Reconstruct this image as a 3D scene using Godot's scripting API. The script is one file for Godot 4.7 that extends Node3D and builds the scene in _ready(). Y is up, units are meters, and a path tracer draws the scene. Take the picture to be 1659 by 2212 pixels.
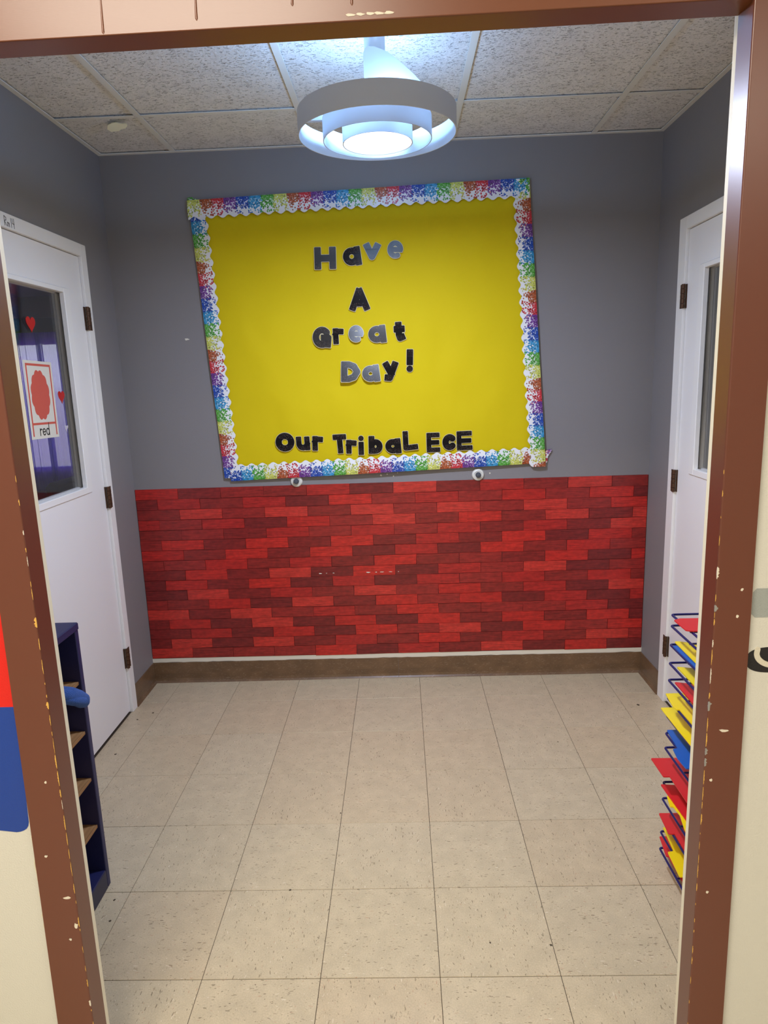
extends Node3D
# A small school vestibule seen through a brown door frame: red brick dado, bulletin board, ring pendant.

const XL := -1.357
const XR := 1.112
const ZB := -0.23
const ZF := 1.764      # inner face of the doorway wall
const HC := 2.497
const T := 0.3048
const OL := -0.731     # doorway opening
const OR := 0.485
var rng := RandomNumberGenerator.new()
var M := {}

# ------------------------------------------------------------------ mesh helpers
func mb() -> SurfaceTool:
	var st := SurfaceTool.new()
	st.begin(Mesh.PRIMITIVE_TRIANGLES)
	return st

func vtx(st: SurfaceTool, p: Vector3, n: Vector3, uv := Vector2.ZERO):
	st.set_normal(n)
	st.set_uv(uv)
	st.add_vertex(p)

func tri(st: SurfaceTool, a: Vector3, b: Vector3, c: Vector3, na: Vector3, nb: Vector3, nc: Vector3, ua := Vector2.ZERO, ub := Vector2.ZERO, uc := Vector2.ZERO):
	# front faces run clockwise; turned so that it faces along its normals
	if (b - a).cross(c - a).dot(na + nb + nc) > 0.0:
		vtx(st, a, na, ua); vtx(st, c, nc, uc); vtx(st, b, nb, ub)
	else:
		vtx(st, a, na, ua); vtx(st, b, nb, ub); vtx(st, c, nc, uc)

func quad(st: SurfaceTool, a: Vector3, b: Vector3, c: Vector3, d: Vector3, n: Vector3, uvs := [Vector2(0, 1), Vector2(1, 1), Vector2(1, 0), Vector2(0, 0)]):
	tri(st, a, b, c, n, n, n, uvs[0], uvs[1], uvs[2])
	tri(st, a, c, d, n, n, n, uvs[0], uvs[2], uvs[3])

func quad4(st: SurfaceTool, p: Array, n: Array, uv: Array):
	tri(st, p[0], p[1], p[2], n[0], n[1], n[2], uv[0], uv[1], uv[2])
	tri(st, p[0], p[2], p[3], n[0], n[2], n[3], uv[0], uv[2], uv[3])

# a box between lo and hi whose edges are rounded by r
func box(st: SurfaceTool, lo: Vector3, hi: Vector3, r := 0.0):
	var c := (lo + hi) / 2.0
	var h := (hi - lo) / 2.0
	r = minf(r, minf(h.x, minf(h.y, h.z)) * 0.9)
	var i := h - Vector3(r, r, r)
	for ax in 3:
		var a1 := (ax + 1) % 3
		var a2 := (ax + 2) % 3
		for s in [-1.0, 1.0]:
			var n := Vector3.ZERO
			n[ax] = s
			var ps := []
			var uvs := []
			for k in [[-1, -1], [1, -1], [1, 1], [-1, 1]]:
				var p := Vector3.ZERO
				p[ax] = s * h[ax]
				p[a1] = k[0] * i[a1]
				p[a2] = k[1] * i[a2]
				ps.append(c + p)
				uvs.append(Vector2(p[a1], -p[a2]) if ax != 0 else Vector2(p[a2], -p[a1]))
			quad(st, ps[0], ps[1], ps[2], ps[3], n, uvs)
			if r <= 0.0:
				continue
			for t in [-1.0, 1.0]:   # edge between face ax and face a1
				var m := Vector3.ZERO
				m[a1] = t
				var q := []
				for e in [-1.0, 1.0]:
					var p1 := Vector3.ZERO
					p1[ax] = s * h[ax]; p1[a1] = t * i[a1]; p1[a2] = e * i[a2]
					var p2 := Vector3.ZERO
					p2[ax] = s * i[ax]; p2[a1] = t * h[a1]; p2[a2] = e * i[a2]
					q.append([c + p1, c + p2])
				quad4(st, [q[0][0], q[1][0], q[1][1], q[0][1]], [n, n, m, m], [Vector2.ZERO, Vector2.ZERO, Vector2.ZERO, Vector2.ZERO])
	if r > 0.0:
		for sx in [-1.0, 1.0]:
			for sy in [-1.0, 1.0]:
				for sz in [-1.0, 1.0]:
					tri(st, c + Vector3(sx * h.x, sy * i.y, sz * i.z), c + Vector3(sx * i.x, sy * h.y, sz * i.z), c + Vector3(sx * i.x, sy * i.y, sz * h.z),
						Vector3(sx, 0, 0), Vector3(0, sy, 0), Vector3(0, 0, sz))

# a flat outline of thickness t: its front lies at o + n * t
func ext(st: SurfaceTool, poly: PackedVector2Array, o: Vector3, ux: Vector3, uy: Vector3, n: Vector3, t: float, uvbox := Rect2()):
	var idx := Geometry2D.triangulate_polygon(poly)
	var at := func(p: Vector2, d: float) -> Vector3: return o + ux * p.x + uy * p.y + n * d
	var uv := func(p: Vector2) -> Vector2: return p if uvbox.size == Vector2.ZERO else Vector2((p.x - uvbox.position.x) / uvbox.size.x, 1.0 - (p.y - uvbox.position.y) / uvbox.size.y)
	for k in range(0, idx.size(), 3):
		var a := poly[idx[k]]
		var b := poly[idx[k + 1]]
		var c := poly[idx[k + 2]]
		tri(st, at.call(a, t), at.call(b, t), at.call(c, t), n, n, n, uv.call(a), uv.call(b), uv.call(c))
		tri(st, at.call(a, 0.0), at.call(b, 0.0), at.call(c, 0.0), -n, -n, -n, uv.call(a), uv.call(b), uv.call(c))
	var area := 0.0
	for k in poly.size():
		area += poly[k].cross(poly[(k + 1) % poly.size()])
	for k in poly.size():
		var a := poly[k]
		var b := poly[(k + 1) % poly.size()]
		if a.distance_to(b) < 1e-6:
			continue
		var d := (b - a).normalized()
		var w := (Vector2(d.y, -d.x) if area > 0 else Vector2(-d.y, d.x))
		var sn := ux * w.x + uy * w.y
		quad(st, at.call(a, 0.0), at.call(b, 0.0), at.call(b, t), at.call(a, t), sn, [uv.call(a), uv.call(b), uv.call(b), uv.call(a)])

# outlines are offset in tenths of a millimetre, so that round corners stay round
func scaled(poly: PackedVector2Array, k: float) -> PackedVector2Array:
	var o := PackedVector2Array()
	for p in poly:
		o.append(p * k)
	return o

func rounded(poly: PackedVector2Array, r: float) -> PackedVector2Array:
	var a := Geometry2D.offset_polygon(scaled(poly, 1e4), -r * 1e4, Geometry2D.JOIN_ROUND)
	if a.is_empty():
		return poly
	var b := Geometry2D.offset_polygon(a[0], r * 1e4, Geometry2D.JOIN_ROUND)
	return poly if b.is_empty() else scaled(b[0], 1e-4)

# a stroke of half width w along a line, with round ends
func ribbon(line: PackedVector2Array, w: float) -> Array:
	var o := []
	for p in Geometry2D.offset_polyline(scaled(line, 1e4), w * 1e4, Geometry2D.JOIN_ROUND, Geometry2D.END_ROUND):
		o.append(scaled(p, 1e-4))
	return o

# strokes joined into one outline, cut into pieces without holes: [[outline, ...], ...]
func joined_strokes(strokes: Array, w: float, square := false, soften := 0.0) -> Array:
	var outs := []
	var holes := []
	for line in strokes:
		var pl := PackedVector2Array(line)
		var parts := []
		if pl.size() == 2 and pl[0].distance_to(pl[1]) < 0.004:
			var c := PackedVector2Array()
			for i in 28:
				c.append((pl[0] + Vector2.from_angle(TAU * i / 28) * w) * 1e4)
			parts = [c]
		else:
			parts = Geometry2D.offset_polyline(scaled(pl, 1e4), w * 1e4, Geometry2D.JOIN_ROUND, Geometry2D.END_SQUARE if square and pl.size() < 8 else Geometry2D.END_ROUND)
		for p in parts:
			if Geometry2D.is_polygon_clockwise(p):
				continue
			var kept := []
			for h in holes:
				for q in Geometry2D.clip_polygons(h, p):
					if not Geometry2D.is_polygon_clockwise(q):
						kept.append(q)
			holes = kept
			var cur: PackedVector2Array = p
			var rest := []
			for o in outs:
				var both := Geometry2D.merge_polygons(o, cur)
				var solid := both.filter(func(x): return not Geometry2D.is_polygon_clockwise(x))
				if solid.size() == 1:
					cur = solid[0]
					for x in both:
						if Geometry2D.is_polygon_clockwise(x):
							x.reverse()
							holes.append(x)
				else:
					rest.append(o)
			rest.append(cur)
			outs = rest
	var res := []
	for o in outs:
		var body: PackedVector2Array = o
		if soften > 0.0:
			var a := Geometry2D.offset_polygon(o, -soften * 1e4, Geometry2D.JOIN_ROUND)
			if a.size() == 1:
				var b := Geometry2D.offset_polygon(a[0], soften * 1e4, Geometry2D.JOIN_ROUND)
				if b.size() == 1:
					body = b[0]
		var cuts := [-1e6]
		for h in holes:
			var mid := Vector2.ZERO
			for p in h:
				mid += p / h.size()
			cuts.append(mid.x)
		cuts.append(1e6)
		cuts.sort()
		for k in cuts.size() - 1:
			var slab := PackedVector2Array([Vector2(cuts[k], -1e6), Vector2(cuts[k + 1], -1e6), Vector2(cuts[k + 1], 1e6), Vector2(cuts[k], 1e6)])
			var bits: Array = Geometry2D.intersect_polygons(body, slab)
			for h in holes:
				var nb := []
				for b in bits:
					nb.append_array(Geometry2D.clip_polygons(b, h))
				bits = nb
			for b in bits:
				if not Geometry2D.is_polygon_clockwise(b) and b.size() > 2:
					res.append(scaled(b, 1e-4))
	return res

# a round bar along points; r is one radius or a list of them
func tube(st: SurfaceTool, pts: Array, r, seg := 10, caps := true):
	var side := Vector3.ZERO
	var rings := []
	var dirs := []
	for k in pts.size():
		var d: Vector3 = (pts[mini(k + 1, pts.size() - 1)] - pts[maxi(k - 1, 0)]).normalized()
		if side == Vector3.ZERO:
			side = d.cross(Vector3.UP if absf(d.y) < 0.9 else Vector3.RIGHT).normalized()
		side = (side - d * side.dot(d)).normalized()
		var up := d.cross(side)
		var ring := []
		for j in seg:
			var a := TAU * j / seg
			ring.append(side * cos(a) + up * sin(a))
		rings.append(ring)
		dirs.append(d)
	for k in pts.size() - 1:
		var r0: float = r[k] if r is Array else r
		var r1: float = r[k + 1] if r is Array else r
		for j in seg:
			var j2 := (j + 1) % seg
			var v0 := float(k) / pts.size()
			var v1 := float(k + 1) / pts.size()
			quad4(st, [pts[k] + rings[k][j] * r0, pts[k] + rings[k][j2] * r0, pts[k + 1] + rings[k + 1][j2] * r1, pts[k + 1] + rings[k + 1][j] * r1],
				[rings[k][j], rings[k][j2], rings[k + 1][j2], rings[k + 1][j]],
				[Vector2(float(j) / seg, v0), Vector2(float(j + 1) / seg, v0), Vector2(float(j + 1) / seg, v1), Vector2(float(j) / seg, v1)])
	if caps:
		for e in [0, pts.size() - 1]:
			var n: Vector3 = -dirs[0] if e == 0 else dirs[e]
			var re: float = r[e] if r is Array else r
			for j in seg:
				tri(st, pts[e], pts[e] + rings[e][j] * re, pts[e] + rings[e][(j + 1) % seg] * re, n, n, n)

# profile of Vector2(radius, height) turned round the vertical through c; each stretch has its own normal when sharp
func lathe(st: SurfaceTool, prof: Array, c: Vector3, seg := 64, closed := false, axis := Vector3.UP):
	var sx := axis.cross(Vector3.RIGHT if absf(axis.x) < 0.9 else Vector3.UP).normalized()
	var sy := axis.cross(sx)
	var cnt := prof.size() if closed else prof.size() - 1
	for k in cnt:
		var p: Vector2 = prof[k]
		var q: Vector2 = prof[(k + 1) % prof.size()]
		var d := (q - p).normalized()
		var nn := Vector2(d.y, -d.x)
		for j in seg:
			var a0 := TAU * j / seg
			var a1 := TAU * (j + 1) / seg
			var e0 := sx * cos(a0) + sy * sin(a0)
			var e1 := sx * cos(a1) + sy * sin(a1)
			var n0 := e0 * nn.x + axis * nn.y
			var n1 := e1 * nn.x + axis * nn.y
			var P := [c + e0 * p.x + axis * p.y, c + e1 * p.x + axis * p.y, c + e1 * q.x + axis * q.y, c + e0 * q.x + axis * q.y]
			var N := [n0, n1, n1, n0]
			if p.x > 1e-5:
				tri(st, P[0], P[1], P[2], N[0], N[1], N[2], Vector2(float(j) / seg, p.y), Vector2(float(j + 1) / seg, p.y), Vector2(float(j + 1) / seg, q.y))
			if q.x > 1e-5:
				tri(st, P[0], P[2], P[3], N[0], N[2], N[3], Vector2(float(j) / seg, p.y), Vector2(float(j + 1) / seg, q.y), Vector2(float(j) / seg, q.y))

# ------------------------------------------------------------------ scene helpers
func put(called: String, st, mat, parent: Node = self, label := "") -> MeshInstance3D:
	var o := MeshInstance3D.new()
	o.name = called
	o.mesh = st.commit() if st is SurfaceTool else st
	if mat is Array:
		for k in mat.size():
			o.set_surface_override_material(k, mat[k])
	else:
		o.material_override = mat
	parent.add_child(o, true)
	if label:
		o.set_meta("label", label)
	return o

func tag(o: Node3D, label: String, category: String, group := "", kind := ""):
	if label: o.set_meta("label", label)
	if category: o.set_meta("category", category)
	if group: o.set_meta("group", group)
	if kind: o.set_meta("kind", kind)

func thing(called: String, label: String, category: String, at := Vector3.ZERO, group := "") -> Node3D:
	var o := Node3D.new()
	o.name = called
	add_child(o, true)
	o.position = at
	tag(o, label, category, group)
	return o

func structure(called: String, label: String, category := "") -> Node3D:
	var o := Node3D.new()
	o.name = called
	add_child(o, true)
	tag(o, label, category, "", "structure")
	return o

func c8(r: float, g: float, b: float, a := 1.0) -> Color:
	return Color(r / 255.0, g / 255.0, b / 255.0, a)

func mat(c: Color, rough := 0.6, metal := 0.0) -> StandardMaterial3D:
	var m := StandardMaterial3D.new()
	m.albedo_color = c
	m.roughness = rough
	m.metallic = metal
	return m

# relief from a seamless noise, in world space; scale in repeats per metre, depth in centimetres
func relief(m: StandardMaterial3D, tex: Texture2D, scale: float, depth: float, stretch := Vector3.ONE):
	m.heightmap_enabled = true
	m.heightmap_texture = tex
	m.heightmap_scale = depth
	m.uv1_triplanar = true
	m.uv1_world_triplanar = true
	m.uv1_scale = stretch * scale

# ------------------------------------------------------------------ textures
func noise(freq: float, oct: int, s: int, kind := FastNoiseLite.TYPE_SIMPLEX_SMOOTH) -> FastNoiseLite:
	var n := FastNoiseLite.new()
	n.seed = s
	n.noise_type = kind
	n.frequency = freq
	n.fractal_octaves = oct
	return n

func nimg(freq: float, oct: int, s: int, size := 512) -> Image:
	return noise(freq, oct, s).get_seamless_image(size, size)

func tex_of(im: Image) -> ImageTexture:
	return ImageTexture.create_from_image(im)

func dab(d: PackedByteArray, w: int, h: int, ch: int, x: int, y: int, c: Color, a: float):
	x = posmod(x, w); y = posmod(y, h)
	var k := (y * w + x) * ch
	d[k] = int(lerpf(d[k], c.r * 255.0, a))
	if ch > 1:
		d[k + 1] = int(lerpf(d[k + 1], c.g * 255.0, a))
		d[k + 2] = int(lerpf(d[k + 2], c.b * 255.0, a))

# a base colour broken up by two noises, as bytes
func mottled(w: int, h: int, base: Color, s: int, f1: float, a1: float, f2: float, a2: float) -> PackedByteArray:
	var n1 := noise(f1, 3, s).get_seamless_image(w, h).get_data()
	var n2 := noise(f2, 2, s + 9).get_seamless_image(w, h).get_data()
	var d := PackedByteArray()
	d.resize(w * h * 3)
	for k in w * h:
		var v := 1.0 + a1 * (n1[k] - 128) / 128.0 + a2 * (n2[k] - 128) / 128.0
		d[k * 3] = clampi(int(base.r * 255.0 * v), 0, 255)
		d[k * 3 + 1] = clampi(int(base.g * 255.0 * v), 0, 255)
		d[k * 3 + 2] = clampi(int(base.b * 255.0 * v), 0, 255)
	return d

func vinyl_tile(s: int) -> ImageTexture:
	var w := 512
	rng.seed = s
	var d := mottled(w, w, c8(193, 178, 149), s, 0.008, 0.035, 0.11, 0.05)
	for k in 520:
		var x := rng.randf() * w
		var y := rng.randf() * w
		var big := rng.randf() < 0.2
		var l := rng.randf_range(8, 22) if big else rng.randf_range(2, 11)
		var th := rng.randf_range(2.0, 3.6) if big else rng.randf_range(1.0, 2.4)
		var a := rng.randfn(0.0, 0.22)
		var u := rng.randf()
		var c := c8(98, 86, 66) if u < 0.42 else c8(146, 131, 104) if u < 0.72 else c8(180, 143, 116) if u < 0.86 else c8(224, 214, 194)
		var op := rng.randf_range(0.5, 1.0) * (0.9 if big else 1.0)
		for i in int(l):
			var wide := th * sqrt(maxf(0.0, 1.0 - pow(2.0 * i / l - 1.0, 2.0))) * rng.randf_range(0.6, 1.2)
			for j in range(int(ceil(wide))):
				dab(d, w, w, 3, int(x + i * cos(a)), int(y + i * sin(a) + j - wide / 2.0), c, op)
	return tex_of(Image.create_from_data(w, w, false, Image.FORMAT_RGB8, d))

# fissured mineral fibre: [colour, height]
func fibre_tile(s: int) -> Array:
	var w := 512
	rng.seed = s
	var d := mottled(w, w, c8(230, 225, 219), s, 0.01, 0.03, 0.12, 0.05)
	var hn := noise(0.09, 3, s).get_seamless_image(w, w).get_data()
	var h := PackedByteArray()
	h.resize(w * w)
	for k in w * w:
		h[k] = 190 + int((hn[k] - 128) * 0.45)
	var pit_shade := c8(122, 112, 102)  # shade inside the fissures, put into the tile colour
	for k in 2900:
		var x := rng.randf() * w
		var y := rng.randf() * w
		var worm := rng.randf() < 0.42
		var l := rng.randf_range(3, 12) if worm else rng.randf_range(1, 4)
		var th := rng.randf_range(1.4, 3.0) if worm else rng.randf_range(1.0, 2.2)
		var a := rng.randfn(0.0, 0.25)
		for i in int(l):
			y += rng.randf_range(-0.7, 0.7)
			var wide := th * rng.randf_range(0.5, 1.2)
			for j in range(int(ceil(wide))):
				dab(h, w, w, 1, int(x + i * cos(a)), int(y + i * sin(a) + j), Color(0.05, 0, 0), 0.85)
				dab(d, w, w, 3, int(x + i * cos(a)), int(y + i * sin(a) + j), pit_shade, 0.5 if worm else 0.25)
	return [tex_of(Image.create_from_data(w, w, false, Image.FORMAT_RGB8, d)), tex_of(Image.create_from_data(w, w, false, Image.FORMAT_L8, h))]

# brush strokes lying along u, a light tint to be multiplied by the paint's colour
func brushed(s: int, strength: float, w := 512, h := 256) -> ImageTexture:
	var n := noise(0.05, 3, s)
	var d := PackedByteArray()
	d.resize(w * h * 3)
	for y in h:
		for x in w:
			var v := 0.86 + strength * n.get_noise_2d(x * 0.09, y * 1.7) + 0.5 * strength * n.get_noise_2d(x * 0.35 + 900.0, y * 0.4)
			var k := (y * w + x) * 3
			var b := clampi(int(255.0 * v), 0, 255)
			d[k] = b; d[k + 1] = b; d[k + 2] = b
	return tex_of(Image.create_from_data(w, h, false, Image.FORMAT_RGB8, d))

func confetti() -> ImageTexture:
	var cw := 128
	var cols := [c8(178, 84, 42), c8(200, 42, 52), c8(112, 56, 142), c8(30, 74, 172), c8(48, 148, 200), c8(78, 162, 52), c8(206, 210, 92)]
	var w: int = cw * cols.size()
	var h := 192
	var d := PackedByteArray()
	d.resize(w * h * 3)
	d.fill(238)
	rng.seed = 77
	for i in cols.size():
		for y in 96:   # a pale wash of the same ink below the dots
			for x in cw:
				dab(d, w, h, 3, i * cw + x, y, cols[i], 0.26 * (1.0 - y / 96.0))
		var n := 190
		for k in n:
			var v := pow(rng.randf(), 1.9)
			var x := (i + 0.5) * cw + (rng.randf() - 0.5) * cw * (1.02 + 0.25 * v)
			var y := v * h * 0.84 + 2
			var r := rng.randf_range(6.2, 8.4)
			var u := rng.randf()
			var c: Color = cols[i].lerp(Color(0, 0, 0), 0.28) if u < 0.25 else cols[i].lerp(Color.WHITE, 0.18) if u < 0.4 else cols[i]
			if v > 0.72 and rng.randf() < 0.4:
				continue
			for yy in range(-9, 10):
				for xx in range(-9, 10):
					if xx * xx + yy * yy < r * r and y + yy >= 0 and y + yy < h:
						dab(d, w, h, 3, int(x) + xx, int(y) + yy, c, 0.92)
	return tex_of(Image.create_from_data(w, h, false, Image.FORMAT_RGB8, d))

func glitter(s: int) -> ImageTexture:
	var w := 192
	var d := PackedByteArray()
	d.resize(w * w * 3)
	for k in w * w:
		d[k * 3] = 22; d[k * 3 + 1] = 19; d[k * 3 + 2] = 21
	rng.seed = s
	for k in 1000:
		var v := rng.randf()
		v = v * v * 0.34
		var y := v if rng.randf() < 0.5 else 1.0 - v
		var u := rng.randf()
		var c := c8(190, 184, 176) if u < 0.35 else c8(196, 150, 92) if u < 0.6 else c8(150, 66, 54) if u < 0.8 else c8(98, 112, 150)
		var x := int(rng.randf() * w)
		var yy := int(y * (w - 2))
		dab(d, w, w, 3, x, yy, c, 0.8)
		dab(d, w, w, 3, x + 1, yy, c, 0.75)
		if rng.randf() < 0.5:
			dab(d, w, w, 3, x, yy + 1, c, 0.75)
			dab(d, w, w, 3, x + 1, yy + 1, c, 0.75)
	return tex_of(Image.create_from_data(w, w, false, Image.FORMAT_RGB8, d))

func scuffed(base: Color, mark: Color, s: int, count: int, w := 1024, h := 128) -> ImageTexture:
	var d := mottled(w, h, base, s, 0.006, 0.10, 0.09, 0.05)
	rng.seed = s
	for k in count:
		var x := rng.randf() * w
		var y := rng.randf() * h
		var l := rng.randf_range(2, 16)
		var a := rng.randf_range(-0.6, 0.6)
		for i in int(l):
			dab(d, w, h, 3, int(x + i * cos(a)), int(y + i * sin(a)), mark, rng.randf_range(0.15, 0.6))
	return tex_of(Image.create_from_data(w, h, false, Image.FORMAT_RGB8, d))

func wood_grain(base: Color, dark: Color, s: int) -> ImageTexture:
	var w := 256
	var n := noise(0.03, 4, s)
	var d := PackedByteArray()
	d.resize(w * w * 3)
	for y in w:
		for x in w:
			var v := clampf(0.5 + 0.9 * n.get_noise_2d(x * 0.25, y * 2.4), 0.0, 1.0)
			var c := base.lerp(dark, v)
			var k := (y * w + x) * 3
			d[k] = int(c.r * 255); d[k + 1] = int(c.g * 255); d[k + 2] = int(c.b * 255)
	return tex_of(Image.create_from_data(w, w, false, Image.FORMAT_RGB8, d))

func paints():
	var peel := tex_of(nimg(0.055, 2, 3))
	var fine := tex_of(nimg(0.12, 2, 4))
	var soft := tex_of(nimg(0.012, 3, 5))
	M.peel = peel; M.fine = fine; M.soft = soft
	M.grey = mat(c8(136, 132, 133), 0.6)
	relief(M.grey, peel, 7.0, 0.015)
	M.cream = mat(c8(216, 217, 210), 0.5)
	relief(M.cream, peel, 9.0, 0.035)
	M.cream_edge = mat(c8(232, 226, 202), 0.5)
	M.white = mat(c8(238, 236, 236), 0.42)
	relief(M.white, fine, 5.0, 0.004)
	M.white_frame = mat(c8(240, 238, 236), 0.4)
	relief(M.white_frame, fine, 4.0, 0.005)
	M.brown = mat(c8(104, 55, 40), 0.33)
	M.brown.metallic_specular = 0.62
	relief(M.brown, fine, 4.0, 0.0025, Vector3(3.0, 0.35, 3.0))
	M.brown_head = mat(c8(112, 60, 32), 0.35)
	M.brown_head.metallic_specular = 0.62
	relief(M.brown_head, fine, 4.0, 0.0025, Vector3(0.35, 3.0, 3.0))
	M.joint = mat(c8(92, 22, 20), 0.7)
	M.strip = mat(c8(226, 220, 204), 0.55)
	M.gap = mat(c8(70, 58, 44), 0.9)
	M.steel = mat(c8(226, 224, 220), 0.45)
	M.tee = mat(c8(232, 228, 218), 0.4)
	M.rust = mat(c8(84, 58, 40), 0.55, 0.5)
	M.black = mat(c8(20, 19, 22), 0.4)
	M.glass = mat(Color(0.5, 0.53, 0.55, 0.012), 0.03)
	M.glass.transparency = BaseMaterial3D.TRANSPARENCY_ALPHA
	M.navy = mat(c8(28, 31, 76), 0.45)
	M.wire = mat(c8(24, 26, 92), 0.3)
	M.red = mat(c8(206, 30, 34), 0.42)
	relief(M.red, fine, 6.0, 0.004)
	M.yellow = mat(c8(236, 208, 20), 0.38)
	relief(M.yellow, fine, 6.0, 0.004)
	M.blue = mat(c8(24, 88, 176), 0.4)
	relief(M.blue, fine, 6.0, 0.004)
	M.chip = mat(c8(222, 176, 84), 0.7)
	M.chip_pale = mat(c8(226, 220, 204), 0.7)
	M.chip_grey = mat(c8(150, 150, 146), 0.7)

# ------------------------------------------------------------------ main
func _ready():
	light_and_camera()
	paints()
	build_floor()
	build_ceiling()
	build_walls()
	build_brick_dado()
	build_baseboards()
	build_door("door_1", 1.0)
	build_door("door_2", -1.0)
	build_door_frame()
	build_front_room()
	build_side_rooms()
	build_pendant()
	build_board()
	build_bookcase()
	build_rack()
	build_small_things()

func light_and_camera():
	var cam := Camera3D.new()
	cam.name = "camera"
	cam.fov = 74.373
	cam.keep_aspect = Camera3D.KEEP_HEIGHT
	cam.near = 0.02
	cam.position = Vector3(-0.0611, 1.4965, 2.9725)
	cam.rotation = Vector3(-0.19736, 0.02813, -0.03449)
	add_child(cam)
	cam.current = true
	var we := WorldEnvironment.new()
	we.name = "sky"
	var e := Environment.new()
	e.background_mode = Environment.BG_SKY
	var s := Sky.new()
	var sm := ProceduralSkyMaterial.new()
	sm.sky_top_color = c8(190, 205, 235)
	sm.sky_horizon_color = c8(225, 230, 240)
	sm.ground_horizon_color = c8(200, 202, 205)
	sm.ground_bottom_color = c8(170, 170, 170)
	s.sky_material = sm
	e.sky = s
	e.background_energy_multiplier = 1.7
	e.tonemap_mode = Environment.TONE_MAPPER_LINEAR
	e.tonemap_exposure = 1.07
	e.sdfgi_enabled = true
	e.ssao_enabled = true
	e.ssil_enabled = true
	we.environment = e
	add_child(we)

func area(parent: Node3D, at: Vector3, size: Vector2, energy: float, color: Color):
	var l := AreaLight3D.new()
	l.name = "panel_light"
	l.area_size = size
	l.light_energy = energy
	l.light_color = color
	l.shadow_enabled = true
	l.area_range = 14.0
	l.position = at
	l.rotation_degrees.x = -90
	parent.add_child(l, true)

# ------------------------------------------------------------------ floor, ceiling
func build_floor():
	var f := structure("floor", "beige vinyl tile floor with dark flecks and thin dark joints")
	var st := mb()
	box(st, Vector3(-1.6, -0.1, -0.4), Vector3(1.4, -0.0016, 2.14))
	put("screed", st, M.gap, f)
	var mats := []
	for k in 4:
		var vt := vinyl_tile(20 + k)
		for tone in [Color(1, 1, 1), c8(254, 251, 249)]:
			var m := StandardMaterial3D.new()
			m.albedo_color = tone
			m.albedo_texture = vt
			m.roughness = 0.34
			m.metallic_specular = 0.45
			mats.append(m)
	rng.seed = 5
	for i in range(-5, 5):
		for j in range(-1, 7):
			var x0 := maxf(i * T, XL) + 0.0008
			var x1 := minf((i + 1) * T, XR) - 0.0008
			var z0 := maxf(j * T, ZB) + 0.0011
			var z1 := (j + 1) * T - 0.0011
			if x1 - x0 < 0.02:
				continue
			var s := mb()
			var dy := rng.randf_range(-0.0002, 0.0002)
			var r := 0.0003
			var a := [Vector3(x0 + r, dy, z0 + r), Vector3(x1 - r, dy, z0 + r), Vector3(x1 - r, dy, z1 - r), Vector3(x0 + r, dy, z1 - r)]
			var b := [Vector3(x0, -0.0014, z0), Vector3(x1, -0.0014, z0), Vector3(x1, -0.0014, z1), Vector3(x0, -0.0014, z1)]
			var turn := (i + j) % 2 == 0
			var flip := rng.randf() < 0.5
			var uvs := []
			for p in a:
				var u := Vector2((p.x - i * T) / T, (p.z - j * T) / T)
				if turn: u = Vector2(u.y, 1.0 - u.x)
				if flip: u = Vector2.ONE - u
				uvs.append(u)
			quad(s, a[0], a[1], a[2], a[3], Vector3.UP, uvs)
			var sn := [Vector3(0, 0.6, -0.8), Vector3(0.8, 0.6, 0), Vector3(0, 0.6, 0.8), Vector3(-0.8, 0.6, 0)]
			for k in 4:
				quad(s, a[k], a[(k + 1) % 4], b[(k + 1) % 4], b[k], sn[k], [uvs[k], uvs[(k + 1) % 4], uvs[(k + 1) % 4], uvs[k]])
			put("tile", s, mats[rng.randi() % mats.size()], f)
	# dark specks of dirt pressed into the wax
	rng.seed = 8
	var sp := mb()
	for q in [[-0.26, 0.37, 0.003], [-0.43, 1.22, 0.004], [-0.31, 0.86, 0.003], [0.14, 1.42, 0.003], [0.30, 1.43, 0.004], [0.55, 0.42, 0.003], [-1.25, 0.10, 0.006], [-1.30, 0.16, 0.005], [-1.28, 0.45, 0.005], [0.98, 0.12, 0.008], [-0.93, 1.33, 0.004], [-0.95, 1.25, 0.004]]:
		ext(sp, blob(q[2], 9), Vector3(q[0], 0.0002, q[1]), Vector3.RIGHT, Vector3.BACK, Vector3.UP, 0.0005)
	var dirt := put("dirt_speck", sp, mat(c8(74, 62, 46), 0.8), f)
	tag(dirt, "", "", "", "stuff")

func blob(r: float, n: int, sx := 1.0, sy := 1.0) -> PackedVector2Array:
	var p := PackedVector2Array()
	for k in n:
		var a := TAU * k / n
		var q := r * rng.randf_range(0.6, 1.15)
		p.append(Vector2(cos(a) * q * sx, sin(a) * q * sy))
	return p

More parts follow.
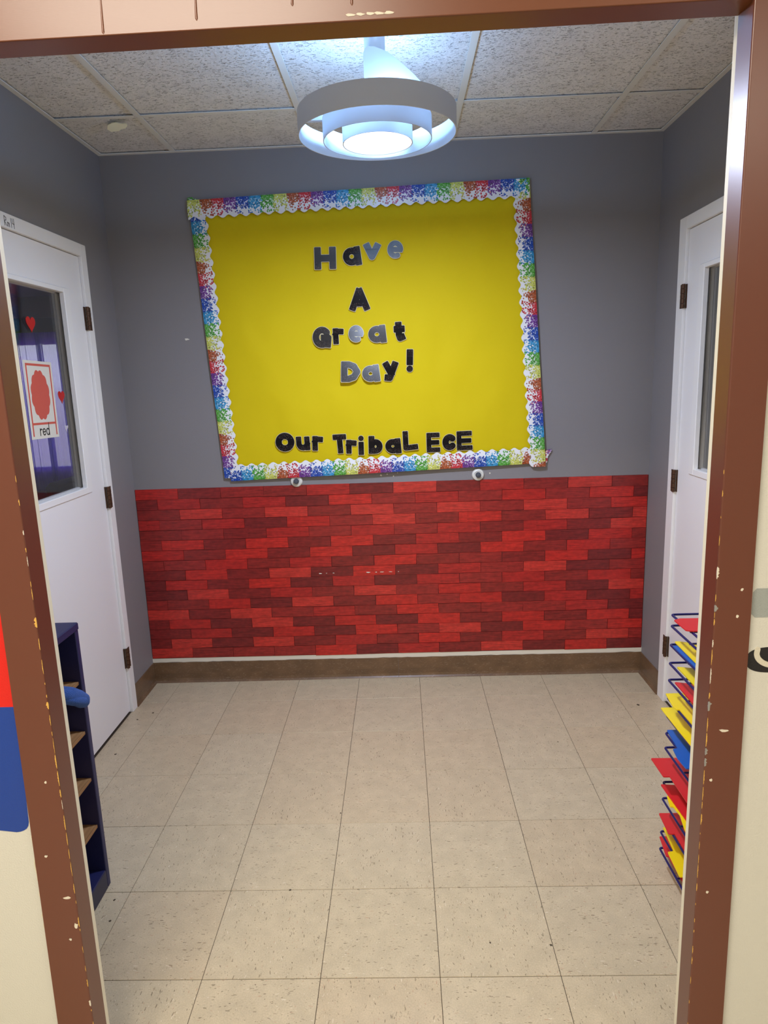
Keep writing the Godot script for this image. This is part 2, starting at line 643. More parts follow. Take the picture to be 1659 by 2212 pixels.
func build_ceiling():
	var c := structure("ceiling", "suspended ceiling of white fissured mineral tiles in a white metal grid")
	var st := mb()
	box(st, Vector3(XL - 0.12, HC + 0.06, ZB - 0.12), Vector3(XR + 0.12, HC + 0.14, ZF + 0.02))
	put("slab", st, mat(c8(120, 116, 110), 0.9), c)
	var mats := []
	for k in 3:
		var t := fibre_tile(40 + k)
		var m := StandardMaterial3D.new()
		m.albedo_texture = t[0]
		m.heightmap_enabled = true
		m.heightmap_texture = t[1]
		m.heightmap_scale = 0.28
		m.roughness = 0.85
		mats.append(m)
	var P := 0.6096
	var xs := [XL]
	for k in 4:
		xs.append(-1.02 + k * P)
	xs.append(XR)
	var zs := [ZB, 0.188, 0.188 + P, 0.188 + 2 * P, ZF]
	rng.seed = 3
	var dark := mat(c8(150, 142, 130), 0.9)
	for i in 5:
		for j in 4:
			var s := mb()
			var sag := rng.randf_range(0.0, 0.003)
			var y := HC + 0.004 + sag
			var x0: float = xs[i] + 0.004
			var x1: float = xs[i + 1] - 0.004
			var z0: float = zs[j] + 0.004
			var z1: float = zs[j + 1] - 0.004
			var fl := rng.randf() < 0.5
			var uvs := []
			var a := [Vector3(x0, y, z0), Vector3(x1, y, z0), Vector3(x1, y, z1), Vector3(x0, y, z1)]
			for p in a:
				var u := Vector2((p.x - x0) / P, (p.z - z0) / P)
				uvs.append(Vector2.ONE - u if fl else u)
			quad(s, a[0], a[1], a[2], a[3], Vector3.DOWN, uvs)
			var top := []
			for p in a:
				top.append(p + Vector3.UP * 0.015)
			quad(s, top[0], top[1], top[2], top[3], Vector3.UP, uvs)
			for k in 4:
				var e: Vector3 = a[(k + 1) % 4] - a[k]
				quad(s, a[k], a[(k + 1) % 4], top[(k + 1) % 4], top[k], e.cross(Vector3.UP).normalized() , [uvs[k], uvs[(k + 1) % 4], uvs[(k + 1) % 4], uvs[k]])
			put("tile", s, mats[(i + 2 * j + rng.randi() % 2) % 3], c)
	for k in range(1, 5):   # main runners, then cross tees between them
		var s := mb()
		box(s, Vector3(xs[k] - 0.012, HC - 0.002, ZB + 0.016), Vector3(xs[k] + 0.012, HC + 0.001, ZF), 0.0006)
		box(s, Vector3(xs[k] - 0.002, HC + 0.001, ZB + 0.016), Vector3(xs[k] + 0.002, HC + 0.03, ZF))
		put("grid_bar", s, M.tee, c)
	for j in range(1, 4):
		for i in 5:
			var s := mb()
			var a: float = xs[i] + 0.0125
			var b: float = xs[i + 1] - 0.0125
			box(s, Vector3(a, HC - 0.002, zs[j] - 0.011), Vector3(b, HC + 0.001, zs[j] + 0.011), 0.0006)
			put("grid_bar", s, M.tee, c)
	for q in [[Vector3(XL, 0, ZB), Vector3(XR, 0, ZB + 0.02)], [Vector3(XL, 0, ZB + 0.02), Vector3(XL + 0.02, 0, ZF)], [Vector3(XR - 0.02, 0, ZB + 0.02), Vector3(XR, 0, ZF)]]:
		var s := mb()
		box(s, q[0] + Vector3.UP * (HC - 0.003), q[1] + Vector3.UP * (HC + 0.001), 0.0006)
		put("wall_angle", s, M.tee, c)
	# a torn scrap of tile facing hanging from the second row
	var s := mb()
	var pts := PackedVector2Array([Vector2(-0.050, -0.006), Vector2(-0.034, -0.012), Vector2(-0.018, -0.022), Vector2(0.002, -0.021), Vector2(0.022, -0.030), Vector2(0.046, -0.026), Vector2(0.052, -0.018), Vector2(0.036, -0.008), Vector2(0.022, 0.010), Vector2(0.006, 0.018), Vector2(-0.022, 0.022), Vector2(-0.046, 0.012)])
	ext(s, pts, Vector3(-1.128, HC - 0.012, 0.140), Vector3(0.74, 0.10, 0.66).normalized(), Vector3(-0.64, 0.30, 0.70).normalized(), Vector3(0.1, -0.97, 0.2).normalized(), 0.003)
	put("torn_flap", s, mat(c8(244, 238, 206), 0.8), c, "pale yellow torn scrap hanging from the ceiling tile")

# ------------------------------------------------------------------ walls
func build_walls():
	var wb := structure("wall_back", "grey painted back wall above a red painted brick dado")
	var st := mb()
	box(st, Vector3(XL - 0.12, -0.05, ZB - 0.12), Vector3(XR + 0.12, HC + 0.1, ZB))
	put("plaster", st, M.grey, wb)
	for side in [-1, 1]:
		var w := structure("wall_left" if side < 0 else "wall_right", "grey painted wall %s holding a white door" % ("with the posters' door" if side < 0 else "behind the wire rack"))
		w.set_meta("label", "grey painted side wall on the left with a white glazed door" if side < 0 else "grey painted side wall on the right behind the wire rack")
		var x0 := XL - 0.12 if side < 0 else XR
		var x1 := XL if side < 0 else XR + 0.12
		var s := mb()
		box(s, Vector3(x0, -0.05, ZB), Vector3(x1, HC + 0.1, 0.05))
		box(s, Vector3(x0, 2.05, 0.05), Vector3(x1, HC + 0.1, 0.94))
		box(s, Vector3(x0, -0.05, 0.94), Vector3(x1, HC + 0.1, ZF))
		put("plaster", s, M.grey, w)
	var sm := mb()
	rng.seed = 41
	for q in [[0.81, 0.012, 0.5, 2.2], [0.62, 0.009, 0.5, 1.6], [0.50, 0.006, 0.5, 3.0], [1.01, 0.008, 0.6, 2.0]]:
		ext(sm, blob(q[1], 12, q[2], q[3]), Vector3(XR, q[0], 0.020), Vector3.BACK, Vector3.UP, Vector3.LEFT, 0.0006)
	tag(put("paint_smear", sm, M.white_frame, get_node("wall_right"), "white paint smears beside the door casing"), "", "", "", "stuff")
	var wf := structure("wall_front", "cream textured wall round the brown doorway with painted mural shapes")
	var s: SurfaceTool
	# the inner leaf shows as a thin cream edge inside the brown frame; the outer leaf carries the frame
	for q in [[1.764, 1.776, OL, OR, 2.06], [1.776, 1.813, OL - 0.05, OR + 0.05, 2.08]]:
		s = mb()
		box(s, Vector3(-3.4, -0.05, q[0]), Vector3(q[2], 2.9, q[1]))
		box(s, Vector3(q[3], -0.05, q[0]), Vector3(3.0, 2.9, q[1]))
		box(s, Vector3(q[2], q[4], q[0]), Vector3(q[3], 2.9, q[1]))
		put("plaster", s, M.cream_edge if q[0] < 1.77 else M.cream, wf)
	var z := 1.813
	var bump := func(c: Color) -> StandardMaterial3D:
		var m := mat(c, 0.38)
		relief(m, M.peel, 9.0, 0.04)
		return m
	s = mb()
	ext(s, PackedVector2Array([Vector2(-1.5, 0.911), Vector2(-0.797, 0.911), Vector2(-0.794, 1.36), Vector2(-1.5, 1.36)]), Vector3(0, 0, z), Vector3.RIGHT, Vector3.UP, Vector3.BACK, 0.0006)
	put("painted_band", s, bump.call(c8(222, 34, 26)), wf, "red painted block beside the doorway")
	s = mb()
	ext(s, PackedVector2Array([Vector2(-1.5, 0.655), Vector2(-0.87, 0.650), Vector2(-0.836, 0.6455), Vector2(-0.828, 0.6465), Vector2(-0.821, 0.649), Vector2(-0.815, 0.653), Vector2(-0.811, 0.659), Vector2(-0.809, 0.667), Vector2(-0.80, 0.911), Vector2(-1.5, 0.911)]), Vector3(0, 0, z), Vector3.RIGHT, Vector3.UP, Vector3.BACK, 0.0006)
	put("painted_band", s, bump.call(c8(22, 66, 158)), wf, "blue painted block with a rounded lower corner")
	s = mb()
	ext(s, PackedVector2Array([Vector2(0.9, 1.050), Vector2(0.9, 1.107), Vector2(0.562, 1.107), Vector2(0.556, 1.10), Vector2(0.556, 1.06), Vector2(0.562, 1.053)]), Vector3(0, 0, z), Vector3.RIGHT, Vector3.UP, Vector3.BACK, 0.0006)
	put("painted_band", s, bump.call(c8(160, 168, 168)), wf, "pale grey painted bar")
	s = mb()
	var oval := PackedVector2Array()
	for k in 48:
		var a := TAU * k / 48
		oval.append(Vector2(0.612 + 0.060 * signf(cos(a)) * pow(absf(cos(a)), 0.62), 0.9715 + 0.0248 * signf(sin(a)) * pow(absf(sin(a)), 0.8)))
	ext(s, oval, Vector3(0, 0, z), Vector3.RIGHT, Vector3.UP, Vector3.BACK, 0.0006)
	put("painted_oval", s, bump.call(c8(30, 30, 36)), wf, "black painted oval")
	s = mb()
	for p in ribbon(PackedVector2Array([Vector2(0.5715, 0.992)] + arc(0.605, 0.985, 0.0345, 0.0245, 176, 364, 26)), 0.0050):
		ext(s, p, Vector3(0, 0, z), Vector3.RIGHT, Vector3.UP, Vector3.BACK, 0.0011)
	put("painted_stroke", s, bump.call(c8(216, 212, 196)), wf, "off white curved brush stroke inside the black oval")
	# a ridge of old caulk down each side of the frame
	rng.seed = 14
	for q in [[-0.811, 0.0, 0.64]]:
		var pts := []
		var rad := []
		var y: float = q[1]
		while y < q[2]:
			pts.append(Vector3(q[0] + rng.randf_range(-0.002, 0.002) + (0.008 * (y - 0.2) if q[0] < 0 else -0.006 * (y - 0.5)), y, z))
			rad.append(rng.randf_range(0.0006, 0.0017))
			y += 0.012
		var rd := mb()
		tube(rd, pts, rad, 6)
		put("caulk_ridge", rd, M.cream_edge, wf)

func build_brick_dado():
	var wb: Node3D = get_node("wall_back")
	var st := mb()
	box(st, Vector3(XL + 0.001, 0.128, ZB), Vector3(XR - 0.001, 1.0, ZB + 0.0012))
	put("brick_joints", st, M.joint, wb, "dark red painted joints between the bricks")
	var tones := []
	var strokes := [brushed(60, 0.2), brushed(61, 0.2)]
	for base in [c8(214, 48, 40), c8(204, 44, 38), c8(218, 60, 50), c8(194, 44, 40), c8(150, 40, 38), c8(160, 44, 40), c8(138, 38, 38), c8(172, 46, 42)]:
		for k in 2:
			var m := mat(base, 0.36)
			m.albedo_texture = strokes[k]
			m.heightmap_enabled = true
			m.heightmap_texture = m.albedo_texture
			m.heightmap_scale = 0.03
			tones.append(m)
	var phase := [0, 1, 1, 0, 1, 1, 0, 0, 1, 1, 1, 0, 0, 1, 1, 1, 0]
	var rh := (1.0 - 0.130) / 17.0
	var L := 0.2085
	rng.seed = 11
	for r in 17:
		var y1 := 1.0 - r * rh
		var y0 := y1 - rh
		var x := XL + 0.002 - (0.0 if r % 2 == 0 else L * 0.5)
		var i := 0
		while x < XR - 0.03:
			var xa := maxf(x, XL + 0.002)
			var xb := minf(x + L, XR - 0.003)
			var dark: bool = (i + phase[r]) % 2 == 1
			var t := (rng.randi_range(4, 7) if dark else rng.randi_range(0, 3)) * 2 + rng.randi() % 2
			if not dark and rng.randf() < 0.1:
				t = 14 + rng.randi() % 2
			var g := 0.0012
			var j := func(v: float) -> float: return v + rng.randf_range(-0.0014, 0.0014)
			var zf := ZB + 0.0032 + rng.randf_range(-0.0006, 0.0008)
			var lowest := y0 + g if r < 16 else y0 + rng.randf_range(-0.003, 0.004)
			var p := [Vector3(j.call(xa + g), j.call(lowest), zf), Vector3(j.call(xb - g), j.call(lowest), zf), Vector3(j.call(xb - g), j.call(y1 - g), zf), Vector3(j.call(xa + g), j.call(y1 - g), zf)]
			if r == 0:
				p[2].y = 1.0; p[3].y = 1.0
			var s := mb()
			var o := Vector2(rng.randf(), rng.randf())
			var uvs := []
			for v in p:
				uvs.append(o + Vector2((v.x - xa) / 0.30, -(v.y - y0) / 0.12))
			quad(s, p[0], p[1], p[2], p[3], Vector3.BACK, uvs)
			var mid := Vector3((xa + xb) / 2, (y0 + y1) / 2, zf)
			for k in 4:
				var a: Vector3 = p[k]
				var b: Vector3 = p[(k + 1) % 4]
				var out: Vector3 = ((a + b) / 2 - mid)
				out.z = 0
				out = Vector3(0, signf(out.y), 0) if k % 2 == 0 else Vector3(signf(out.x), 0, 0)
				var ga := a + out * 0.0008 - Vector3(0, 0, 0.0024)
				var gb := b + out * 0.0008 - Vector3(0, 0, 0.0024)
				quad(s, a, b, gb, ga, (out + Vector3.BACK * 0.3).normalized(), [uvs[k], uvs[(k + 1) % 4], uvs[(k + 1) % 4], uvs[k]])
			put("brick", s, tones[t], wb)
			x += L
			i += 1
	# unpainted strip under the bricks, ragged along its lower edge
	var pts := PackedVector2Array([Vector2(XL, 0.136), Vector2(XR, 0.136)])
	var k := XR
	while k > XL:
		pts.append(Vector2(k, 0.106 + rng.randf_range(-0.002, 0.002)))
		k -= 0.03
	pts.append(Vector2(XL, 0.106))
	st = mb()
	ext(st, pts, Vector3(0, 0, ZB), Vector3.RIGHT, Vector3.UP, Vector3.BACK, 0.0011)
	put("bare_strip", st, M.strip, wb, "cream unpainted strip between bricks and baseboard")
	# chips where paint has come off
	var ch := mb()
	for q in [[-1.036, 1.698, 0.012, 1.0, 0.45], [-0.16, 1.035, 0.005, 1, 1], [-0.13, 1.04, 0.003, 1, 1], [-0.10, 1.03, 0.004, 1, 1], [-0.08, 1.045, 0.003, 1, 1], [0.36, 1.03, 0.004, 1, 1],
		[-0.475, 0.556, 0.006, 1.5, 0.4], [-0.445, 0.557, 0.003, 1, 0.6], [-0.41, 0.557, 0.004, 1.4, 0.5], [-0.24, 0.556, 0.007, 1.6, 0.4], [-0.20, 0.556, 0.004, 1.5, 0.4], [-0.17, 0.556, 0.006, 1.8, 0.3], [-0.13, 0.556, 0.005, 2.0, 0.3], [-0.09, 0.556, 0.003, 1, 0.5]]:
		ext(ch, blob(q[2], 10, q[3], q[4]), Vector3(q[0], q[1], ZB + (0.0038 if q[1] < 1.0 else 0.0)), Vector3.RIGHT, Vector3.UP, Vector3.BACK, 0.0008)
	tag(put("paint_chip", ch, M.chip_pale, wb), "", "", "", "stuff")

func build_baseboards():
	var sc := StandardMaterial3D.new()
	sc.albedo_texture = scuffed(c8(112, 86, 62), c8(214, 206, 192), 31, 420)
	sc.roughness = 0.3
	var prof := [Vector2(0.0035, 0.105), Vector2(0.004, 0.1035), Vector2(0.004, 0.02), Vector2(0.007, 0.009), Vector2(0.014, 0.003), Vector2(0.016, 0.0)]
	var run := func(called: String, label: String, segs: Array):
		var n := structure(called, label)
		for s in segs:
			var a: Vector3 = s[0]
			var b: Vector3 = s[1]
			var out: Vector3 = s[2]
			var st := mb()
			var l := a.distance_to(b)
			for k in prof.size() - 1:
				var p: Vector2 = prof[k]
				var q: Vector2 = prof[k + 1]
				var nn := (out * (p.y - q.y) + Vector3.UP * (q.x - p.x)).normalized()
				quad(st, a + out * p.x + Vector3.UP * p.y, b + out * p.x + Vector3.UP * p.y, b + out * q.x + Vector3.UP * q.y, a + out * q.x + Vector3.UP * q.y, nn,
					[Vector2(0, 1 - p.y / 0.105), Vector2(l, 1 - p.y / 0.105), Vector2(l, 1 - q.y / 0.105), Vector2(0, 1 - q.y / 0.105)])
			quad(st, a + Vector3.UP * 0.105, b + Vector3.UP * 0.105, b + out * 0.0035 + Vector3.UP * 0.105, a + out * 0.0035 + Vector3.UP * 0.105, Vector3.UP)
			for e in [[a, (a - b).normalized()], [b, (b - a).normalized()]]:
				for k in prof.size() - 1:
					tri(st, e[0], e[0] + out * prof[k].x + Vector3.UP * prof[k].y, e[0] + out * prof[k + 1].x + Vector3.UP * prof[k + 1].y, e[1], e[1], e[1])
				tri(st, e[0], e[0] + Vector3.UP * 0.105, e[0] + out * prof[0].x + Vector3.UP * prof[0].y, e[1], e[1], e[1])
			put("vinyl_strip", st, sc, n)
	run.call("baseboard_back", "scuffed brown vinyl cove base below the brick dado", [[Vector3(XL, 0, ZB), Vector3(-0.1045, 0, ZB), Vector3.BACK], [Vector3(-0.1035, 0, ZB), Vector3(XR, 0, ZB), Vector3.BACK]])
	run.call("baseboard_left", "short brown vinyl base beside the left door", [[Vector3(XL, 0, ZB), Vector3(XL, 0, 0.036), Vector3.RIGHT], [Vector3(XL, 0, 0.955), Vector3(XL, 0, ZF), Vector3.RIGHT]])
	run.call("baseboard_right", "short brown vinyl base beside the right door", [[Vector3(XR, 0, ZB), Vector3(XR, 0, 0.024), Vector3.LEFT], [Vector3(XR, 0, 0.955), Vector3(XR, 0, ZF), Vector3.LEFT]])

# ------------------------------------------------------------------ white doors; side +1 stands in the left wall and faces +x
func build_door(called: String, side: float):
	var d := structure(called, "white painted door with a tall window and rusty hinges in the left wall" if side > 0 else "white painted door with a dark window in the right wall")
	var X := XL if side > 0 else XR
	var b := func(st: SurfaceTool, lo: Vector3, hi: Vector3, r := 0.002):   # x counts out of the wall into the vestibule
		var a := Vector3(X + side * lo.x, lo.y, lo.z)
		var c := Vector3(X + side * hi.x, hi.y, hi.z)
		box(st, a.min(c), a.max(c), r)
	var top := 2.02 if side > 0 else 2.03
	var z0 := 0.038 if side > 0 else 0.026    # casing
	var zd := 0.090 if side > 0 else 0.096    # door edge at the hinges
	var zn := 0.902
	var st := mb()
	b.call(st, Vector3(-0.125, 0, z0), Vector3(0.012, top + 0.052, zd - 0.003))
	b.call(st, Vector3(-0.125, 0, zn + 0.003), Vector3(0.012, top + 0.052, 0.955))
	b.call(st, Vector3(-0.125, top + 0.003, zd - 0.003), Vector3(0.012, top + 0.052, zn + 0.003))
	b.call(st, Vector3(-0.125, 0, zd - 0.003), Vector3(-0.046, top + 0.003, zd + 0.012))
	put("casing", st, M.white_frame, d)
	# leaf: two stiles, two rails
	var g0 := 0.216
	var g1 := 0.776
	var gb := 1.066
	var gt := 1.880
	st = mb()
	for q in [[0.012, top, zd, g0], [0.012, top, g1, zn], [0.012, gb, g0, g1], [gt, top, g0, g1]]:
		var flat := 0.0
		b.call(st, Vector3(-0.044, q[0], q[2]), Vector3(-0.001, q[1], q[3]), flat)
	put("leaf", st, M.white, d)
	# beads round the pane
	for face in [0.0, 1.0]:
		st = mb()
		var xa := -0.016 if face == 0.0 else -0.048
		var xb := 0.006 if face == 0.0 else -0.028
		var wd := 0.045 if face == 0.0 else 0.022
		b.call(st, Vector3(xa, gb, g0), Vector3(xb, gt, g0 + wd), 0.004)
		b.call(st, Vector3(xa, gb, g1 - wd), Vector3(xb, gt, g1), 0.004)
		b.call(st, Vector3(xa, gb, g0 + wd - 0.002), Vector3(xb, gb + 0.028, g1 - wd + 0.002), 0.004)
		b.call(st, Vector3(xa, gt - 0.02, g0 + wd - 0.002), Vector3(xb, gt, g1 - wd + 0.002), 0.004)
		put("glazing_bead", st, M.white_frame, d)
	st = mb()
	b.call(st, Vector3(-0.025, gb + 0.004, g0 + 0.02), Vector3(-0.019, gt - 0.004, g1 - 0.02), 0.0)
	put("pane", st, M.glass, d)
	# hinges: knuckles and leaves showing rust through the paint
	for y in [1.776, 1.02, 0.268]:
		st = mb()
		for k in 5:
			var ya: float = y - 0.047 + k * 0.0192
			var c := Vector3(X + side * 0.0125, ya, zd - 0.002)
			tube(st, [c, c + Vector3(0, 0.0176, 0)], 0.0072, 12)
		b.call(st, Vector3(-0.004, y - 0.047, zd - 0.012), Vector3(0.0030, y + 0.047, zd + 0.006), 0.0005)
		b.call(st, Vector3(0.006, y - 0.047, zd - 0.030), Vector3(0.0132, y + 0.047, zd - 0.004), 0.0005)
		var h := put("hinge", st, M.rust, d)
		st = mb()
		rng.seed = int(y * 1000)
		for k in 7:   # scraps of the door's paint left along the hinge's edges
			ext(st, blob(0.0035, 8, 0.7, 1.5), Vector3(X + side * 0.0133, y + rng.randf_range(-0.045, 0.045), zd - (0.030 if k % 2 == 0 else 0.012)), Vector3.BACK, Vector3.UP, Vector3(side, 0, 0), 0.0006)
		tag(put("old_paint", st, M.white, h), "", "", "", "stuff")
	# lever side knob
	st = mb()
	lathe(st, [Vector2(0.0, 0.0), Vector2(0.032, 0.0), Vector2(0.032, 0.006), Vector2(0.012, 0.010), Vector2(0.012, 0.03), Vector2(0.026, 0.04), Vector2(0.028, 0.055), Vector2(0.018, 0.066), Vector2(0.0, 0.068)], Vector3(X - side * 0.001, 0.96, zn - 0.07), 28, false, Vector3(side, 0, 0))
	put("knob", st, mat(c8(176, 160, 120), 0.3, 0.9), d)
	if side > 0:   # pencilled room number on the head of the casing
		st = mb()
		var W := 0.0011
		var strokes := [[Vector2(0, 0), Vector2(0, 0.03)], [Vector2(0, 0.03), Vector2(0.011, 0.026), Vector2(0.01, 0.018), Vector2(0, 0.015), Vector2(0.012, 0.0)],
			[Vector2(0.016, 0.0), Vector2(0.017, 0.013), Vector2(0.022, 0.012), Vector2(0.022, 0.0)], [Vector2(0.022, 0.012), Vector2(0.028, 0.011), Vector2(0.028, 0.0)],
			[Vector2(0.040, 0.0), Vector2(0.040, 0.03)], [Vector2(0.048, 0.03), Vector2(0.047, 0.014), Vector2(0.058, 0.014)], [Vector2(0.057, 0.031), Vector2(0.056, 0.0)]]
		for p in joined_strokes(strokes, W):
			ext(st, p, Vector3(X + 0.0121, 2.030, 0.630), Vector3(0, 0, -1), Vector3.UP, Vector3.RIGHT, 0.0003)
		put("room_number", st, M.black, d, "handwritten Rm 14 in black pen")

# ------------------------------------------------------------------ brown frame of the doorway
func build_door_frame():
	var f := structure("trim_1", "brown painted door frame with chipped edges round the open doorway")
	var st: SurfaceTool
	for side in [-1.0, 1.0]:   # rounded inner arris, face a little wider towards the floor
		st = mb()
		var e := OL if side < 0 else OR
		var rows := []
		for q in ([[0.0, -0.808], [1.2, -0.794], [2.05, -0.794]] if side < 0 else [[0.0, 0.556], [1.2, 0.548], [2.05, 0.546]]):
			var row := [[Vector3(q[1], q[0], 1.776), Vector3.FORWARD], [Vector3(e, q[0], 1.776), Vector3.FORWARD], [Vector3(e, q[0], 1.776), Vector3(-side, 0, 0)]]
			for k in 6:
				var a := PI / 2 * k / 5.0
				row.append([Vector3(e + side * 0.003 * (1 - cos(a)), q[0], 1.822 + 0.003 * sin(a)), Vector3(-side * cos(a), 0, sin(a))])
			row.append([Vector3(q[1], q[0], 1.825), Vector3.BACK])
			row.append([Vector3(q[1], q[0], 1.825), Vector3(side, 0, 0)])
			row.append([Vector3(q[1], q[0], 1.776), Vector3(side, 0, 0)])
			rows.append(row)
		for j in 2:
			for k in rows[0].size() - 1:
				var ps := [rows[j][k], rows[j][k + 1], rows[j + 1][k + 1], rows[j + 1][k]]
				if ps[0][0].distance_to(ps[1][0]) > 1e-6:
					quad4(st, [ps[0][0], ps[1][0], ps[2][0], ps[3][0]], [ps[0][1], ps[1][1], ps[2][1], ps[3][1]], [Vector2.ZERO, Vector2.ZERO, Vector2.ZERO, Vector2.ZERO])
		put("jamb", st, M.brown, f)
	st = mb()
	box(st, Vector3(-0.714, 0.0, 1.772), Vector3(0.626, 0.11, 1.8255), 0.002)
	var h := put("head", st, M.brown_head, f)
	h.position = Vector3(-0.08, 2.0263, 0)
	h.rotation.z = 0.0085
	# chips along the arris: yellow where an older coat shows, grey where the metal does
	rng.seed = 21
	var ye := mb()
	var gr := mb()
	var pa := mb()
	for side in [-1.0, 1.0]:
		var x := OL if side < 0 else OR
		var y := 0.10
		while y < 1.34:
			var worn := clampf(1.0 - absf(y - 0.75) / 0.55, 0.05, 1.0)
			var big := rng.randf() < 0.16
			var len := rng.randf_range(0.012, 0.024) if big else rng.randf_range(0.003, 0.012 + 0.03 * worn)
			var most := rng.randf_range(0.004, 0.0065) if big else rng.randf_range(0.0006, 0.0022)
			var tgt := ye
			if big: tgt = (gr if rng.randf() < 0.55 else pa) if side > 0 else (pa if y < 0.6 else ye)
			elif rng.randf() < 0.12: tgt = pa
			for face in 2:
				var n := maxi(4, int(len / 0.0013))
				var prev := Vector2.ZERO
				for k in n + 1:
					var t := float(k) / n
					var w := most * (0.6 if face else 1.0) * sqrt(maxf(0.03, sin(PI * t))) * rng.randf_range(0.35, 1.1)
					var cur := Vector2(w, len * t)
					if k > 0:   # wraps the arris: one leaf on the face, one on the reveal
						if face == 0:
							quad(tgt, Vector3(x, y + prev.y, 1.8256), Vector3(x + side * prev.x, y + prev.y, 1.8254), Vector3(x + side * cur.x, y + cur.y, 1.8254), Vector3(x, y + cur.y, 1.8256), Vector3.BACK)
							quad(tgt, Vector3(x + side * prev.x, y + prev.y, 1.8254), Vector3(x + side * cur.x, y + cur.y, 1.8254), Vector3(x + side * cur.x, y + cur.y, 1.8248), Vector3(x + side * prev.x, y + prev.y, 1.8248), Vector3(side, 0, 0))
						else:
							var xo: float = x - side * 0.0004
							quad(tgt, Vector3(xo, y + prev.y, 1.8256), Vector3(xo, y + prev.y, 1.8256 - prev.x), Vector3(xo, y + cur.y, 1.8256 - cur.x), Vector3(xo, y + cur.y, 1.8256), Vector3(-side, 0, 0))
							quad(tgt, Vector3(xo, y + prev.y, 1.8256), Vector3(x, y + prev.y, 1.8256), Vector3(x, y + cur.y, 1.8256), Vector3(xo, y + cur.y, 1.8256), Vector3.BACK)
					prev = cur
			y += len + rng.randf_range(0.001, 0.006 + 0.05 * (1.0 - worn))
	for q in [[-0.748, 0.506, 0.008, 1.0, 0.4], [-0.738, 0.44, 0.006, 0.8, 1.3], [-0.753, 0.41, 0.003, 1, 1], [-0.778, 0.60, 0.004, 1, 0.7], [-0.757, 0.76, 0.003, 0.8, 1], [-0.74, 0.145, 0.003, 1, 1],
		[0.515, 0.84, 0.009, 1.0, 0.3], [0.498, 0.74, 0.003, 1, 1], [0.506, 0.50, 0.003, 1, 1], [0.53, 1.11, 0.003, 1, 1], [0.525, 1.06, 0.003, 1, 1]]:
		ext(pa, blob(q[2], 10, q[3], q[4]), Vector3(q[0], q[1], 1.8252), Vector3.RIGHT, Vector3.UP, Vector3.BACK, 0.0005)
	tag(put("chipped_paint", ye, M.chip, f, "yellow older coat showing at the chipped edges"), "", "", "", "stuff")
	tag(put("chipped_paint", gr, M.chip_grey, f, "bare grey metal showing at the chipped edges"), "", "", "", "stuff")
	tag(put("chipped_paint", pa, M.chip_pale, f, "off white spots on the brown frame"), "", "", "", "stuff")
	var dr := mb()
	for q in [[-0.497, 2.078, 0.05], [-0.352, 2.09, 0.05], [-0.205, 2.075, 0.022], [-0.115, 2.10, 0.05]]:
		tube(dr, [Vector3(q[0], q[1] + 0.04, 1.8245), Vector3(q[0] + 0.001, q[1], 1.8250), Vector3(q[0] - 0.0005, q[1] - q[2], 1.8252), Vector3(q[0], q[1] - q[2] - 0.004, 1.8245)], [0.0012, 0.0014, 0.0022, 0.0005], 8)
	put("paint_drip", dr, M.brown_head, f, "dried runs of brown paint on the frame's head")
	var hd := mb()
	for k in 5:
		ext(hd, blob(0.0045, 9, 1.7, 0.55), Vector3(-0.118 + k * 0.0145, 2.0345 + 0.0002 * k, 1.8256), Vector3.RIGHT, Vector3.UP, Vector3.BACK, 0.0004)
	tag(put("chipped_paint", hd, M.chip_pale, f, "row of pale chips on the head of the frame"), "", "", "", "stuff")

